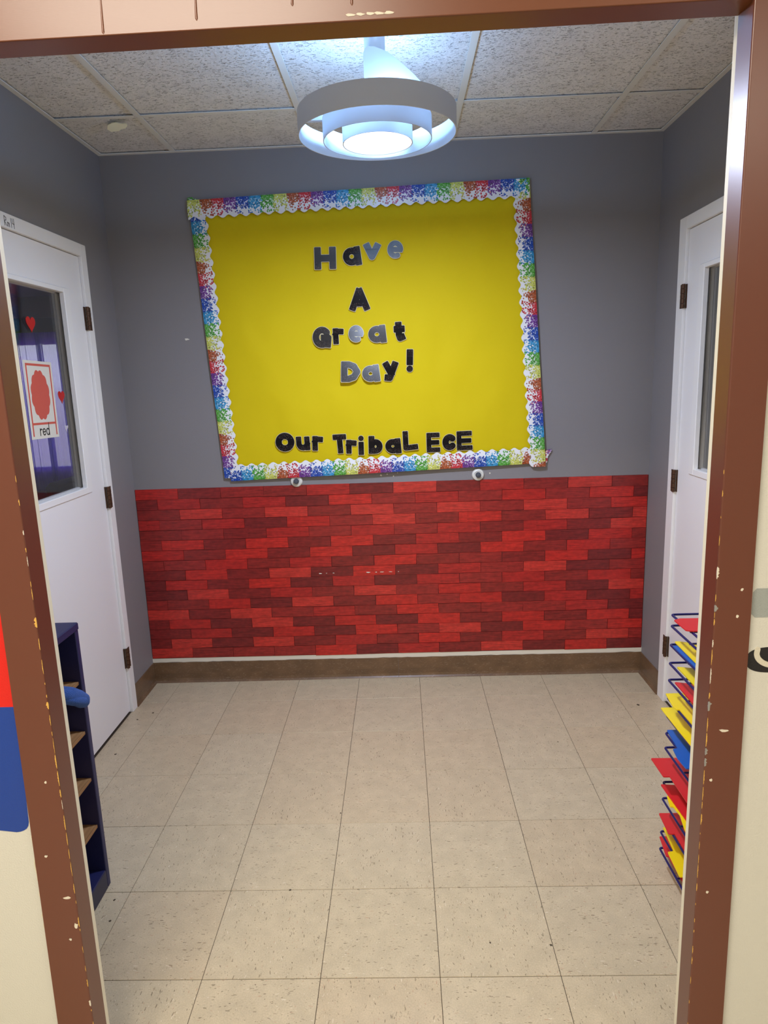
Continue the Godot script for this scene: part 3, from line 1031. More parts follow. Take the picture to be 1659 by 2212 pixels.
# ------------------------------------------------------------------ the room the camera stands in
func build_front_room():
	var f := structure("floor_2", "beige vinyl floor of the room before the doorway")
	var st := mb()
	box(st, Vector3(-3.4, -0.1, 2.14), Vector3(3.0, 0.0, 6.3))
	box(st, Vector3(-3.4, -0.1, 1.8), Vector3(-1.6, 0.0, 2.14))
	box(st, Vector3(1.4, -0.1, 1.8), Vector3(3.0, 0.0, 2.14))
	put("vinyl", st, mat(c8(190, 178, 156), 0.35), f)
	var w := structure("wall_rear", "cream wall behind the viewer")
	st = mb()
	box(st, Vector3(-3.4, -0.05, 6.2), Vector3(3.0, 2.9, 6.3))
	put("plaster", st, M.cream, w)
	var ww := structure("wall_west", "cream side wall of the room before the doorway")
	st = mb()
	box(st, Vector3(-3.5, -0.05, 1.776), Vector3(-3.4, 2.9, 6.3))
	put("plaster", st, M.cream, ww)
	var we := structure("wall_east", "cream side wall of the room before the doorway, beyond the right jamb")
	st = mb()
	box(st, Vector3(3.0, -0.05, 1.776), Vector3(3.1, 2.9, 6.3))
	put("plaster", st, M.cream, we)
	var c := structure("ceiling_2", "white ceiling of the room before the doorway")
	st = mb()
	box(st, Vector3(-3.5, 2.75, 1.776), Vector3(3.1, 2.9, 6.3))
	put("panel", st, mat(c8(214, 208, 196), 0.9), c)
	var warm := c8(255, 243, 224)
	var spots := [[Vector3(-0.76, 2.75, 3.2), 5.7, "nearest the doorway"], [Vector3(1.5, 2.75, 4.2), 2.2, "added out of view over the right half of the room"], [Vector3(-1.6, 2.75, 5.2), 2.2, "added out of view at the rear of the room"]]
	for k in spots.size():  # all but the nearest panel are added unseen, for their light
		var t := thing("ceiling_light" if k == 0 else "ceiling_light_%03d" % k, "flat white ceiling light panel " + spots[k][2], "ceiling light", spots[k][0], "ceiling light panels")
		var s := mb()
		for q in [[-0.62, -0.32, 0.62, -0.30], [-0.62, 0.30, 0.62, 0.32], [-0.62, -0.30, -0.60, 0.30], [0.60, -0.30, 0.62, 0.30]]:
			box(s, Vector3(q[0], -0.03, q[1]), Vector3(q[2], 0.0, q[3]), 0.002)
		put("frame", s, M.steel, t)
		s = mb()
		box(s, Vector3(-0.60, -0.02, -0.30), Vector3(0.60, -0.004, 0.30))
		var em := mat(Color.WHITE, 0.6)
		em.emission_enabled = true
		em.emission = warm
		em.emission_energy_multiplier = 2.0
		put("diffuser", s, em, t)
		area(t, Vector3(0, -0.035, 0), Vector2(1.18, 0.58), spots[k][1], warm)

# ------------------------------------------------------------------ rooms behind the two white doors
func build_side_rooms():
	var dim := mat(c8(168, 142, 120), 0.8)
	relief(dim, M.peel, 5.0, 0.05)
	var x0 := -6.6
	var zw := -4.2
	var f := structure("floor_3", "dull floor of the classroom behind the left door")
	var st := mb()
	box(st, Vector3(x0, -0.1, zw), Vector3(XL - 0.12, -0.001, ZF))
	box(st, Vector3(XL - 0.12, -0.1, 0.05), Vector3(XL, -0.002, 0.94))
	put("vinyl", st, mat(c8(120, 108, 92), 0.5), f)
	var c := structure("ceiling_3", "ceiling of the classroom behind the left door")
	st = mb()
	box(st, Vector3(x0 - 0.1, 2.43, zw - 0.1), Vector3(XL - 0.12, 2.55, ZF))
	put("panel", st, mat(c8(150, 140, 150), 0.9), c)
	var w := structure("wall_far", "brown grey window wall of the classroom behind the left door")
	var wx0 := -5.3
	var wx1 := -2.7
	st = mb()
	box(st, Vector3(x0 - 0.1, -0.05, zw - 0.1), Vector3(wx0, 2.43, zw))
	box(st, Vector3(wx1, -0.05, zw - 0.1), Vector3(XL - 0.12, 2.43, zw))
	box(st, Vector3(wx0, -0.05, zw - 0.1), Vector3(wx1, 0.62, zw))
	box(st, Vector3(wx0, 2.0, zw - 0.1), Vector3(wx1, 2.43, zw))
	put("plaster", st, dim, w)
	for q in [["wall_outer", Vector3(x0 - 0.1, -0.05, zw), Vector3(x0, 2.43, ZF), "end wall of the classroom behind the left door"], ["wall_near", Vector3(x0 - 0.1, -0.05, ZF), Vector3(-3.5, 2.55, ZF + 0.1), "near wall of the classroom behind the left door"],
		["wall_shared", Vector3(XL - 0.12, -0.05, zw), Vector3(XL, 2.55, ZB - 0.12), "classroom wall beyond the vestibule's back wall"]]:
		var n := structure(q[0], q[3])
		var s := mb()
		box(s, q[1], q[2])
		put("plaster", s, dim, n)
	var win := structure("window_1", "daylit window with white sashes behind the purple curtain")
	st = mb()
	box(st, Vector3(wx0, 0.62, zw - 0.08), Vector3(wx1, 0.67, zw + 0.03), 0.003)
	box(st, Vector3(wx0, 1.95, zw - 0.08), Vector3(wx1, 2.0, zw - 0.02), 0.003)
	for x in [wx0 + 0.02, -4.42, -3.58, wx1 - 0.02]:
		box(st, Vector3(x - 0.025, 0.67, zw - 0.08), Vector3(x + 0.025, 1.95, zw - 0.03), 0.003)
	put("window_frame", st, M.white_frame, win)
	st = mb()
	box(st, Vector3(wx0, 0.66, zw - 0.06), Vector3(wx1, 1.96, zw - 0.055))
	put("pane", st, M.glass, win)
	# sheer purple curtain gathered on a rod
	var cur := thing("curtain", "sheer purple curtain seen through the window of the left door", "curtain", Vector3(0, 0, 0))
	var sheer := mat(c8(126, 74, 218, 0.70), 0.9)
	sheer.transparency = BaseMaterial3D.TRANSPARENCY_ALPHA
	sheer.backlight_enabled = true
	sheer.backlight = Color(0.5, 0.34, 0.9)
	sheer.cull_mode = BaseMaterial3D.CULL_DISABLED
	st = mb()
	var n := 5200
	rng.seed = 9
	var nz := noise(1.6, 2, 12)
	var prev := []
	for i in n + 1:
		var x := lerpf(wx0 - 0.15, wx1 + 0.15, float(i) / n)
		var col := []
		for j in 3:
			var y := lerpf(2.16, 0.42, j / 2.0)
			var a := nz.get_noise_1d(x * 5.0) * 9.0 + x * 175.0
			var gather := clampf(0.5 + 1.5 * nz.get_noise_1d(x * 4.5 + 50.0), 0.1, 1.0)
			col.append(Vector3(x + 0.0125 * gather * cos(a), y, zw + 0.11 + 0.022 * gather * sin(a) * lerpf(0.7, 1.0, j / 2.0)))
		if i > 0:
			for j in 2:
				var d: Vector3 = (col[j] - prev[j])
				var nn := Vector3(-d.z, 0, d.x).normalized()
				quad(st, prev[j], col[j], col[j + 1], prev[j + 1], nn)
		prev = col
	put("cloth", st, sheer, cur)
	st = mb()
	tube(st, [Vector3(wx0 - 0.25, 2.13, zw + 0.11), Vector3(wx1 + 0.25, 2.13, zw + 0.11)], 0.012, 10)
	put("rod", st, M.black, cur)
	st = mb()
	box(st, Vector3(wx0 - 0.2, 2.06, zw + 0.165), Vector3(wx1 + 0.2, 2.2, zw + 0.18), 0.003)
	put("valance", st, mat(c8(74, 66, 92), 0.9), cur)
	# dark chair piled against the curtain, and a dark red bench
	var ch := thing("armchair", "dark bulky chair with a ragged fringed top behind the left door's glass", "chair", Vector3(-3.03, 0, -3.1))
	var dk := mat(c8(34, 33, 40), 0.85)
	st = mb()
	box(st, Vector3(-0.14, 0.0, -0.3), Vector3(0.55, 0.40, 0.32), 0.03)
	put("seat", st, dk, ch)
	st = mb()
	box(st, Vector3(-0.02, 0.38, -0.3), Vector3(0.55, 0.84, -0.14), 0.04)
	put("backrest", st, dk, ch)
	st = mb()
	box(st, Vector3(-0.17, 0.30, -0.28), Vector3(-0.03, 0.68, 0.30), 0.04)
	put("arm", st, dk, ch)
	st = mb()
	for k in 26:
		var b := Vector3(0.0 + 0.02 * k, 0.83, -0.2 + rng.randf_range(-0.03, 0.05))
		tube(st, [b, b + Vector3(rng.randf_range(-0.06, 0.02), rng.randf_range(0.03, 0.07), 0.02), b + Vector3(rng.randf_range(-0.11, 0.01), rng.randf_range(0.04, 0.09), 0.03)], [0.012, 0.008, 0.001], 6)
	put("fringe", st, dk, ch)
	var be := thing("bench", "dark red bench low behind the left door's glass", "bench", Vector3(-3.3, 0, -2.2))
	var maroon := mat(c8(92, 28, 40), 0.5)
	st = mb()
	box(st, Vector3(-1.2, 0.44, -0.3), Vector3(0.5, 0.50, 0.3), 0.01)
	put("seat", st, maroon, be)
	for x in [-1.1, 0.4]:
		st = mb()
		box(st, Vector3(x - 0.03, 0.0, -0.25), Vector3(x + 0.03, 0.44, 0.25), 0.004)
		put("leg", st, maroon, be)
	# unlit room behind the right door; its darkness is put into near black plaster
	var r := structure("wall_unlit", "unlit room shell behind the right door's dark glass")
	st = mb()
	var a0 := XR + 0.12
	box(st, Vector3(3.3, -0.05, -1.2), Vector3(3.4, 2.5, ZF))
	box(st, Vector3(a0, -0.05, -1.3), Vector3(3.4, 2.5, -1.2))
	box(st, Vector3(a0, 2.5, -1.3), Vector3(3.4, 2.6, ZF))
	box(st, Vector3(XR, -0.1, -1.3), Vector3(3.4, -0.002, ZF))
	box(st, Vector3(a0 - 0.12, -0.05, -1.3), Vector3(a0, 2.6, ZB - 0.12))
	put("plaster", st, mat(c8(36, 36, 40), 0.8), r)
	# stuck on the inside of the left door's glass
	var gx := XL - 0.0188
	var heart := func(s: float) -> PackedVector2Array:
		var p := PackedVector2Array()
		for k in 40:
			var t := TAU * k / 40
			p.append(Vector2(16 * pow(sin(t), 3), 13 * cos(t) - 5 * cos(2 * t) - 2 * cos(3 * t) - cos(4 * t)) * s / 32.0)
		return p
	var hr := mat(c8(186, 18, 26), 0.5)
	var hs := [[Vector3(gx, 1.728, 0.492), 0.062, "red paper heart stuck high on the left door's glass", 1.0], [Vector3(gx, 1.465, 0.336), 0.050, "smaller red paper heart on the glass beside the card reading red", 1.08]]
	for k in 2:
		st = mb()
		ext(st, heart.call(hs[k][1]), Vector3.ZERO, Vector3.FORWARD, Vector3.UP * hs[k][3], Vector3.RIGHT, 0.0012)
		var o := put("paper_heart" if k == 0 else "paper_heart_001", st, hr)
		o.position = hs[k][0]
		tag(o, hs[k][2], "decoration", "red paper hearts on the door glass")
	st = mb()
	ext(st, PackedVector2Array([Vector2(-0.012, 0.018), Vector2(0.004, 0.015), Vector2(0.014, 0.017), Vector2(0.012, 0.008), Vector2(0.003, 0.002), Vector2(-0.004, -0.012), Vector2(-0.006, -0.004), Vector2(-0.012, 0.004)]), Vector3.ZERO, Vector3.FORWARD, Vector3.UP, Vector3.RIGHT, 0.0008)
	var tape := put("tape_scrap", st, mat(c8(196, 190, 206), 0.4))
	tape.position = Vector3(gx, 1.335, 0.325)
	tag(tape, "torn scrap of pale tape on the door glass below the smaller heart", "tape")
	var card := thing("color_card", "laminated card with a scalloped red blot and the word red on the door glass", "poster", Vector3(gx, 1.456, 0.485))
	card.rotation.x = deg_to_rad(-1.5)
	var F := Vector3.FORWARD
	var U := Vector3.UP
	var R := Vector3.RIGHT
	st = mb()
	ext(st, PackedVector2Array([Vector2(-0.098, -0.14), Vector2(0.098, -0.14), Vector2(0.098, 0.14), Vector2(-0.098, 0.14)]), Vector3.ZERO, F, U, R, 0.0006)
	var sheet := mat(c8(226, 222, 210), 0.3)
	sheet.backlight_enabled = true
	sheet.backlight = Color(0.3, 0.3, 0.3)
	put("sheet", st, sheet, card)
	var coral := mat(c8(206, 88, 76), 0.4)
	st = mb()
	for q in [[-0.078, -0.0895, 0.078, -0.0815], [0.078, -0.13, 0.086, 0.13], [-0.086, -0.13, -0.078, 0.13], [-0.078, 0.122, 0.078, 0.13]]:
		ext(st, PackedVector2Array([Vector2(q[0], q[1]), Vector2(q[2], q[1]), Vector2(q[2], q[3]), Vector2(q[0], q[3])]), R * 0.0006, F, U, R, 0.0003)
	put("border", st, coral, card, "coral red printed border")
	st = mb()
	var fl := PackedVector2Array()
	for k in 120:
		var a := TAU * k / 120
		var q: float = 1.0 + 0.09 * absf(sin(a * 6.0))
		fl.append(Vector2(cos(a) * 0.060 * q - 0.004, sin(a) * 0.084 * q + 0.018))
	ext(st, fl, R * 0.0006, F, U, R, 0.0003)
	put("scalloped_blot", st, coral, card, "coral red scalloped blot")
	st = mb()
	var word := [[Vector2(0, 0), Vector2(0, 0.024)], [Vector2(0, 0.016), Vector2(0.007, 0.023), Vector2(0.013, 0.021)], arc(0.0275, 0.012, 0.0095, 0.0115, -40, -360, 16) , [Vector2(0.019, 0.012), Vector2(0.037, 0.012)],
		arc(0.0535, 0.012, 0.0095, 0.0115, 0, 180, 12), arc(0.0535, 0.012, 0.0095, 0.0115, 180, 360, 12), [Vector2(0.0635, 0.0), Vector2(0.0635, 0.044)]]
	for p in joined_strokes(word, 0.0022):
		ext(st, p, R * 0.0006 + F * -0.036 + U * -0.128, F, U, R, 0.0004)
	put("lettering", st, M.black, card, "black handwritten word red")

func arc(cx: float, cy: float, rx: float, ry: float, a0: float, a1: float, n: int) -> Array:
	var p := []
	for k in n + 1:
		var a := deg_to_rad(lerpf(a0, a1, float(k) / n))
		p.append(Vector2(cx + rx * cos(a), cy + ry * sin(a)))
	return p

# ------------------------------------------------------------------ ring pendant
func build_pendant():
	var p := thing("pendant_light", "white ceiling pendant of three concentric metal rings round a glowing disc", "lamp", Vector3(-0.103, 0, 0.81))
	var wh := mat(c8(206, 208, 212), 0.42)
	var st := mb()
	tube(st, [Vector3(0, 2.20, 0), Vector3(0, HC, 0)], 0.030, 32)
	put("stem", st, wh, p)
	st = mb()
	lathe(st, [Vector2(0.03, HC - 0.03), Vector2(0.06, HC - 0.012), Vector2(0.066, HC - 0.002), Vector2(0.0, HC - 0.002)], Vector3.ZERO, 40)
	put("canopy", st, wh, p)
	for q in [["outer_ring", 0.232, 2.192, 2.256], ["middle_ring", 0.160, 2.178, 2.238], ["inner_ring", 0.103, 2.170, 2.228]]:
		st = mb()
		var w := 0.0025
		lathe(st, [Vector2(q[1], q[2]), Vector2(q[1], q[3]), Vector2(q[1] - w, q[3]), Vector2(q[1] - w, q[2])], Vector3.ZERO, 96, true)
		put(q[0], st, wh, p)
	# three flat bars carry the rings; one curved fin sweeps down from the stem
	for k in 3:
		st = mb()
		box(st, Vector3(0.02, 2.238, -0.008), Vector3(0.231, 2.252, 0.008), 0.001)
		var bar := put("support_bar", st, wh, p)
		bar.rotation.y = deg_to_rad([180.0, 60.0, -60.0][k])
	st = mb()
	var prof := PackedVector2Array()
	for q in [[-0.032, 2.246], [-0.032, 2.398], [-0.028, 2.409], [-0.018, 2.415], [0.0, 2.413], [0.02, 2.406], [0.04, 2.396], [0.06, 2.381], [0.079, 2.365], [0.097, 2.350], [0.112, 2.336], [0.135, 2.312], [0.16, 2.283], [0.185, 2.250], [0.187, 2.244]]:
		prof.append(Vector2(q[0], q[1]))
	ext(st, prof, Vector3(0, 0, 0.026), Vector3.RIGHT, Vector3.UP, Vector3.BACK, 0.008)
	put("support_fin", st, wh, p)
	var glow := mat(Color.WHITE, 0.5)
	glow.emission_enabled = true
	glow.emission = c8(236, 246, 255)
	glow.emission_energy_multiplier = 2.6
	st = mb()
	lathe(st, [Vector2(0.0, 2.171), Vector2(0.05, 2.1725), Vector2(0.085, 2.176), Vector2(0.100, 2.182), Vector2(0.100, 2.186), Vector2(0.0, 2.186)], Vector3.ZERO, 48)
	put("light_disc", st, glow, p)
	var l := AreaLight3D.new()
	l.name = "disc_light"
	l.area_size = Vector2(0.15, 0.15)
	l.light_energy = 2.8
	l.light_color = c8(214, 226, 255)
	l.shadow_enabled = true
	l.area_range = 10.0
	l.position = Vector3(0, 2.166, 0)
	l.rotation_degrees.x = -90
	p.add_child(l, true)
	# bulbs above the disc light the rings and the ceiling
	for k in 3:
		var a := deg_to_rad(50.0 + 120.0 * k)
		var c := Vector3(cos(a) * 0.070, 2.264, sin(a) * 0.070)
		st = mb()
		var pr := []
		for i in 9:
			var t := PI * i / 8.0
			pr.append(Vector2(0.017 * sin(t), -0.017 * cos(t)))
		lathe(st, pr, c, 20)
		put("bulb", st, glow, p)
		var o := OmniLight3D.new()
		o.name = "bulb_light"
		o.position = c
		o.light_energy = 0.115
		o.light_color = c8(140, 192, 255)
		o.light_size = 0.016
		o.omni_range = 8.0
		o.omni_attenuation = 2.0
		o.shadow_enabled = true
		p.add_child(o, true)

# ------------------------------------------------------------------ bulletin board
const TLc := Vector2(-0.973, 2.289)
const TRc := Vector2(0.534, 2.323)
const BRc := Vector2(0.609, 1.071)
const BLc := Vector2(-0.909, 1.051)

func glyph(ch: String) -> Array:
	var V := func(a: Array) -> Array:
		var o := []
		for k in range(0, a.size(), 2):
			o.append(Vector2(a[k], a[k + 1]))
		return o
	match ch:
		"H": return [V.call([0, 0, 0, 1]), V.call([1, 0, 1, 1]), V.call([0, 0.5, 1, 0.5])]
		"a": return [arc(0.46, 0.47, 0.44, 0.45, 0, 180, 24), arc(0.46, 0.47, 0.44, 0.45, 180, 360, 24), V.call([0.9, 1, 1, 0.02])]
		"v": return [V.call([0, 1, 0.5, 0, 1, 1])]
		"e": return [arc(0.5, 0.5, 0.5, 0.5, -66, -180, 20), arc(0.5, 0.5, 0.5, 0.5, 180, 0, 24), V.call([0.06, 0.52, 0.94, 0.47])]
		"A": return [V.call([0, 0, 0.45, 1]), V.call([1, 0, 0.55, 1]), V.call([0.3, 0.26, 0.7, 0.26])]
		"G": return [arc(0.5, 0.5, 0.5, 0.5, 42, 200, 14), arc(0.5, 0.5, 0.5, 0.5, 200, 318, 12), V.call([0.66, 0.47, 1, 0.47, 0.96, 0.02])]
		"r": return [V.call([0, 0, 0, 1]), V.call([0, 0.72, 0.35, 0.96, 1, 0.93])]
		"t": return [V.call([0.34, 1, 0.38, 0.25, 0.6, 0, 1, 0.06]), V.call([0, 0.7, 0.95, 0.7])]
		"D": return [V.call([0, 0, 0, 1]), V.call([0, 1, 0.35, 1, 0.75, 0.87, 1, 0.5, 0.75, 0.13, 0.35, 0, 0, 0])]
		"y": return [V.call([0, 1, 0.52, 0.36]), V.call([1, 1, 0.35, 0.02, 0.1, 0.04])]
		"!": return [V.call([0.5, 1, 0.5, 0.42]), V.call([0.5, 0.0, 0.5, 0.02])]
		"O": return [arc(0.5, 0.5, 0.5, 0.5, 0, 180, 18), arc(0.5, 0.5, 0.5, 0.5, 180, 360, 18)]
		"u": return [V.call([0, 1, 0.02, 0.4, 0.2, 0.08, 0.5, 0.0, 0.8, 0.12, 0.95, 0.4]), V.call([0.95, 1, 1, 0.02])]
		"T": return [V.call([0, 1, 1, 1]), V.call([0.5, 1, 0.55, 0])]
		"i": return [V.call([0.5, 0.55, 0.55, 0]), V.call([0.45, 0.98, 0.47, 0.98])]
		"b": return [V.call([0.05, 1, 0, 0]), arc(0.5, 0.36, 0.48, 0.36, 0, 180, 14), arc(0.5, 0.36, 0.48, 0.36, 180, 360, 14)]
		"L": return [V.call([0, 1, 0.03, 0, 1, 0.06])]
		"E": return [V.call([0, 0, 0, 1]), V.call([0, 1, 0.95, 1]), V.call([0, 0.5, 0.9, 0.5]), V.call([0, 0, 1, 0])]
		"c": return [arc(0.55, 0.5, 0.55, 0.5, 50, 180, 12), arc(0.55, 0.5, 0.55, 0.5, 180, 315, 12)]
	return []

func at_board(u: float, v: float) -> Vector2:
	return TLc.lerp(TRc, u).lerp(BLc.lerp(BRc, u), v)

func build_board():
	var b := thing("bulletin_board", "yellow paper bulletin board with a confetti border and black glitter letters", "bulletin board", Vector3(0, 0, ZB))
	var yel := mat(c8(220, 195, 16), 0.72)
	yel.metallic_specular = 0.3
	relief(yel, M.fine, 5.0, 0.006)
	var wr := noise(2.2, 3, 33)
	var depth := func(u: float, v: float, p: Vector2) -> float:
		var edge := minf(minf(u, 1 - u), minf(v, 1 - v))
		return 0.005 + clampf(edge * 8.0, 0.0, 1.0) * (0.006 + 0.010 * wr.get_noise_2d(p.x * 1.1, p.y * 0.7) + 0.0016 * wr.get_noise_2d(p.x * 4.0 + 7.0, p.y * 2.2)) + (0.006 * sin(clampf(u, 0, 1) * PI) if v > 0.97 else 0.0)
	var nx := 72
	var ny := 56
	var g := []
	for j in ny + 1:
		var row := []
		for i in nx + 1:
			var u := float(i) / nx
			var v := float(j) / ny
			var p := at_board(u, v)
			row.append(Vector3(p.x, p.y, depth.call(u, v, p)))
		g.append(row)
	var N := func(i: int, j: int) -> Vector3:
		var dx: Vector3 = g[j][mini(i + 1, nx)] - g[j][maxi(i - 1, 0)]
		var dy: Vector3 = g[mini(j + 1, ny)][i] - g[maxi(j - 1, 0)][i]
		return dy.cross(dx).normalized()
	var st := mb()
	for j in ny:
		for i in nx:
			quad4(st, [g[j][i], g[j][i + 1], g[j + 1][i + 1], g[j + 1][i]], [N.call(i, j), N.call(i + 1, j), N.call(i + 1, j + 1), N.call(i, j + 1)], [Vector2.ZERO, Vector2.ZERO, Vector2.ZERO, Vector2.ZERO])
	# turned back to the wall along its edge
	for i in nx:
		for j in [0, ny]:
			var n := Vector3(0, 1 if j == 0 else -1, 0)
			var a: Vector3 = g[j][i]
			var c: Vector3 = g[j][i + 1]
			quad(st, a, c, Vector3(c.x, c.y, 0.001), Vector3(a.x, a.y, 0.001), n)
	for j in ny:
		for i in [0, nx]:
			var n := Vector3(-1 if i == 0 else 1, 0, 0)
			var a: Vector3 = g[j][i]
			var c: Vector3 = g[j + 1][i]
			quad(st, a, c, Vector3(c.x, c.y, 0.001), Vector3(a.x, a.y, 0.001), n)
	put("backing_paper", st, yel, b)
	# scalloped border strips, printed with clusters of dots
	var conf := StandardMaterial3D.new()
	conf.albedo_texture = confetti()
	conf.roughness = 0.3
	var strip := func(from: Vector2, to: Vector2, inward: Vector2, wide: float, lift: float, u0: float, sag: float):
		var s := mb()
		var along := (to - from)
		var len := along.length()
		along /= len
		var n := 6 * int(len / 0.052)
		var prev := []
		for i in n + 1:
			var t := len * i / n
			var inner := wide - 0.006 + 0.0065 * cos(TAU * t / 0.052)
			var z := lift + 0.0016 * sin(t * 9.0 + u0 * 5.0) + sag * sin(PI * t / len)
			var ringp := []
			for k in 3:
				var q: Vector2 = from + along * t + inward * [0.0, wide * 0.5, inner][k]
				ringp.append([Vector3(q.x, q.y, z + [0.0, 0.0035, 0.0][k]), Vector2(u0 + t / 0.389, [0.0, 0.5, inner / wide][k])])
			if i > 0:
				for k in 2:
					var ps := [prev[k][0], ringp[k][0], ringp[k + 1][0], prev[k + 1][0]]
					var nn := Vector3(inward.x, inward.y, 0) * (-0.09 if k == 0 else 0.09) + Vector3.BACK
					var nm := Vector3.BACK
					var n1 := nn.normalized()
					quad4(s, ps, [n1, n1, nm, nm] if k == 0 else [nm, nm, n1, n1], [prev[k][1], ringp[k][1], ringp[k + 1][1], prev[k + 1][1]])
					var back := []
					for q in ps:
						back.append(q - Vector3(0, 0, 0.0006))
					quad(s, back[0], back[1], back[2], back[3], Vector3.FORWARD, [prev[k][1], ringp[k][1], ringp[k + 1][1], prev[k + 1][1]])
			prev = ringp
		put("border_strip", s, conf, b)
	var up := Vector2(0, 1)
	strip.call(BLc + Vector2(0.03, -0.02), BRc + Vector2(-0.06, 0.0), Vector2(0, 1), 0.080, 0.0125, 3.0 / 7.0, 0.010)
	strip.call(TLc + Vector2(0.0, 0.0), BLc + Vector2(0.0, -0.005), Vector2(1, 0), 0.078, 0.0130, 0.35, 0.0)
	strip.call(TRc + Vector2(0.0, 0.0), BRc + Vector2(0.012, -0.015), Vector2(-1, 0), 0.078, 0.0185, 5.6 / 7.0, 0.0)
	strip.call(TLc + Vector2(-0.004, 0.004), TRc + Vector2(0.0, 0.004), Vector2(0, -1), 0.082, 0.0195, 6.0 / 7.0, 0.004)
	# a curled end poking out at the lower right corner and one behind the upper left corner
	st = mb()
	ext(st, PackedVector2Array([Vector2(-0.02, -0.05), Vector2(0.008, -0.042), Vector2(0.012, -0.012), Vector2(0.028, 0.012), Vector2(0.030, 0.022), Vector2(0.012, 0.02), Vector2(-0.005, 0.01), Vector2(-0.02, 0.0)]), Vector3(0.62, 1.115, 0.009), Vector3.RIGHT, Vector3.UP, Vector3(0.1, 0, 1).normalized(), 0.001, Rect2(-0.9, -0.02, 0.4, 0.05))
	put("border_strip", st, conf, b)
	st = mb()
	ext(st, PackedVector2Array([Vector2(-0.012, -0.01), Vector2(0.035, -0.004), Vector2(0.03, 0.008), Vector2(0.018, 0.008), Vector2(0.012, 0.016), Vector2(-0.010, 0.013)]), TL3(), Vector3.RIGHT, Vector3.UP, Vector3.BACK, 0.001, Rect2(-0.30, -0.05, 0.39, 0.08))
	put("border_strip", st, conf, b)
	# the letters: black glitter card with a pale cut edge
	var pale := mat(c8(226, 214, 168), 0.5)
	var inks := []
	var glossy := []
	for k in 4:
		var m := StandardMaterial3D.new()
		m.albedo_texture = glitter(90 + k)
		m.roughness = 0.25
		m.metallic_specular = 0.22
		m.clearcoat_enabled = true
		m.clearcoat = 0.1
		m.clearcoat_roughness = 0.03
		inks.append(m)
		var gl: StandardMaterial3D = m.duplicate()
		gl.metallic_specular = 0.6
		gl.clearcoat = 0.5
		glossy.append(gl)
	var table := [["H", -0.375, 2.027, 0.101, 0.101], ["a", -0.254, 2.032, 0.089, 0.086], ["v", -0.164, 2.047, 0.077, 0.077], ["e", -0.060, 2.052, 0.074, 0.081], ["A", -0.229, 1.845, 0.094, 0.102],
		["G", -0.407, 1.684, 0.091, 0.099], ["r", -0.332, 1.687, 0.054, 0.076], ["e", -0.250, 1.694, 0.073, 0.080], ["a", -0.153, 1.690, 0.089, 0.084], ["t", -0.052, 1.697, 0.056, 0.091],
		["D", -0.282, 1.525, 0.093, 0.100], ["a", -0.188, 1.515, 0.088, 0.083], ["y", -0.097, 1.520, 0.072, 0.094], ["!", -0.008, 1.566, 0.033, 0.107],
		["O", -0.608, 1.210, 0.094, 0.093], ["u", -0.522, 1.201, 0.071, 0.070], ["r", -0.453, 1.199, 0.055, 0.074], ["T", -0.349, 1.193, 0.068, 0.095], ["r", -0.294, 1.178, 0.054, 0.070], ["i", -0.248, 1.184, 0.033, 0.097],
		["b", -0.180, 1.184, 0.072, 0.089], ["a", -0.096, 1.176, 0.082, 0.077], ["L", -0.015, 1.198, 0.076, 0.096], ["E", 0.093, 1.186, 0.068, 0.096], ["c", 0.168, 1.185, 0.069, 0.080], ["E", 0.240, 1.190, 0.078, 0.094]]
	rng.seed = 17
	var tip := {0: 5.0, 2: 7.0, 7: 9.0, 10: 11.0, 11: 10.0, 5: 4.0, 3: 5.0, 8: 3.0}
	for k in table.size():
		var q: Array = table[k]
		var w := 0.0150
		if q[0] in ["E", "T", "r", "L", "u", "i"]: w = 0.0128
		if q[0] in ["E"]: w = 0.0112
		if q[0] == "e": w = 0.0112
		if q[0] == "a" or q[0] == "b": w = 0.0142
		var sx: float = q[3] - 2 * w - 0.004
		var sy: float = q[4] - 2 * w - 0.004
		s_letter(b, k, q, w, sx, sy, pale, (glossy if tip.has(k) else inks)[k % 4], deg_to_rad(tip.get(k, 0.0)), depth)

func TL3() -> Vector3:
	return Vector3(TLc.x + 0.006, TLc.y + 0.004, 0.006)

func s_letter(b: Node3D, k: int, q: Array, w: float, sx: float, sy: float, pale: Material, ink: Material, tip: float, depth: Callable):
	var back := mb()
	var face := mb()
	var box2 := Rect2(-q[3] / 2, -q[4] / 2, q[3], q[4])
	var lines := []
	for s in glyph(q[0]):
		var pts := []
		for p in s:
			pts.append(Vector2((p.x - 0.5) * maxf(sx, 0.001), (p.y - 0.5) * sy))
		lines.append(pts)
	for p in joined_strokes(lines, w + 0.0018, true, 0.005):
		ext(back, p, Vector3.ZERO, Vector3.RIGHT, Vector3.UP, Vector3.BACK, 0.0012, box2)
	for p in joined_strokes(lines, w, true, 0.004):
		ext(face, p, Vector3(0, 0, 0.0012), Vector3.RIGHT, Vector3.UP, Vector3.BACK, 0.0006, box2)
	var mesh: ArrayMesh = back.commit()
	face.commit(mesh)
	var o := put("letter", mesh, [pale, ink], b, "black glitter letter %s" % q[0] if q[0] != "!" else "black glitter exclamation mark")
	var z := 0.0
	var uv := Vector2((q[1] + 0.94) / 1.51, (2.30 - q[2]) / 1.24)
	z = depth.call(uv.x, uv.y, Vector2(q[1], q[2]))
	o.position = Vector3(q[1], q[2], z + 0.004 + 0.04 * sin(absf(tip)))
	o.rotation.x = -tip
	o.rotation.z = deg_to_rad(-0.6 + 1.6 * sin(k * 2.3))

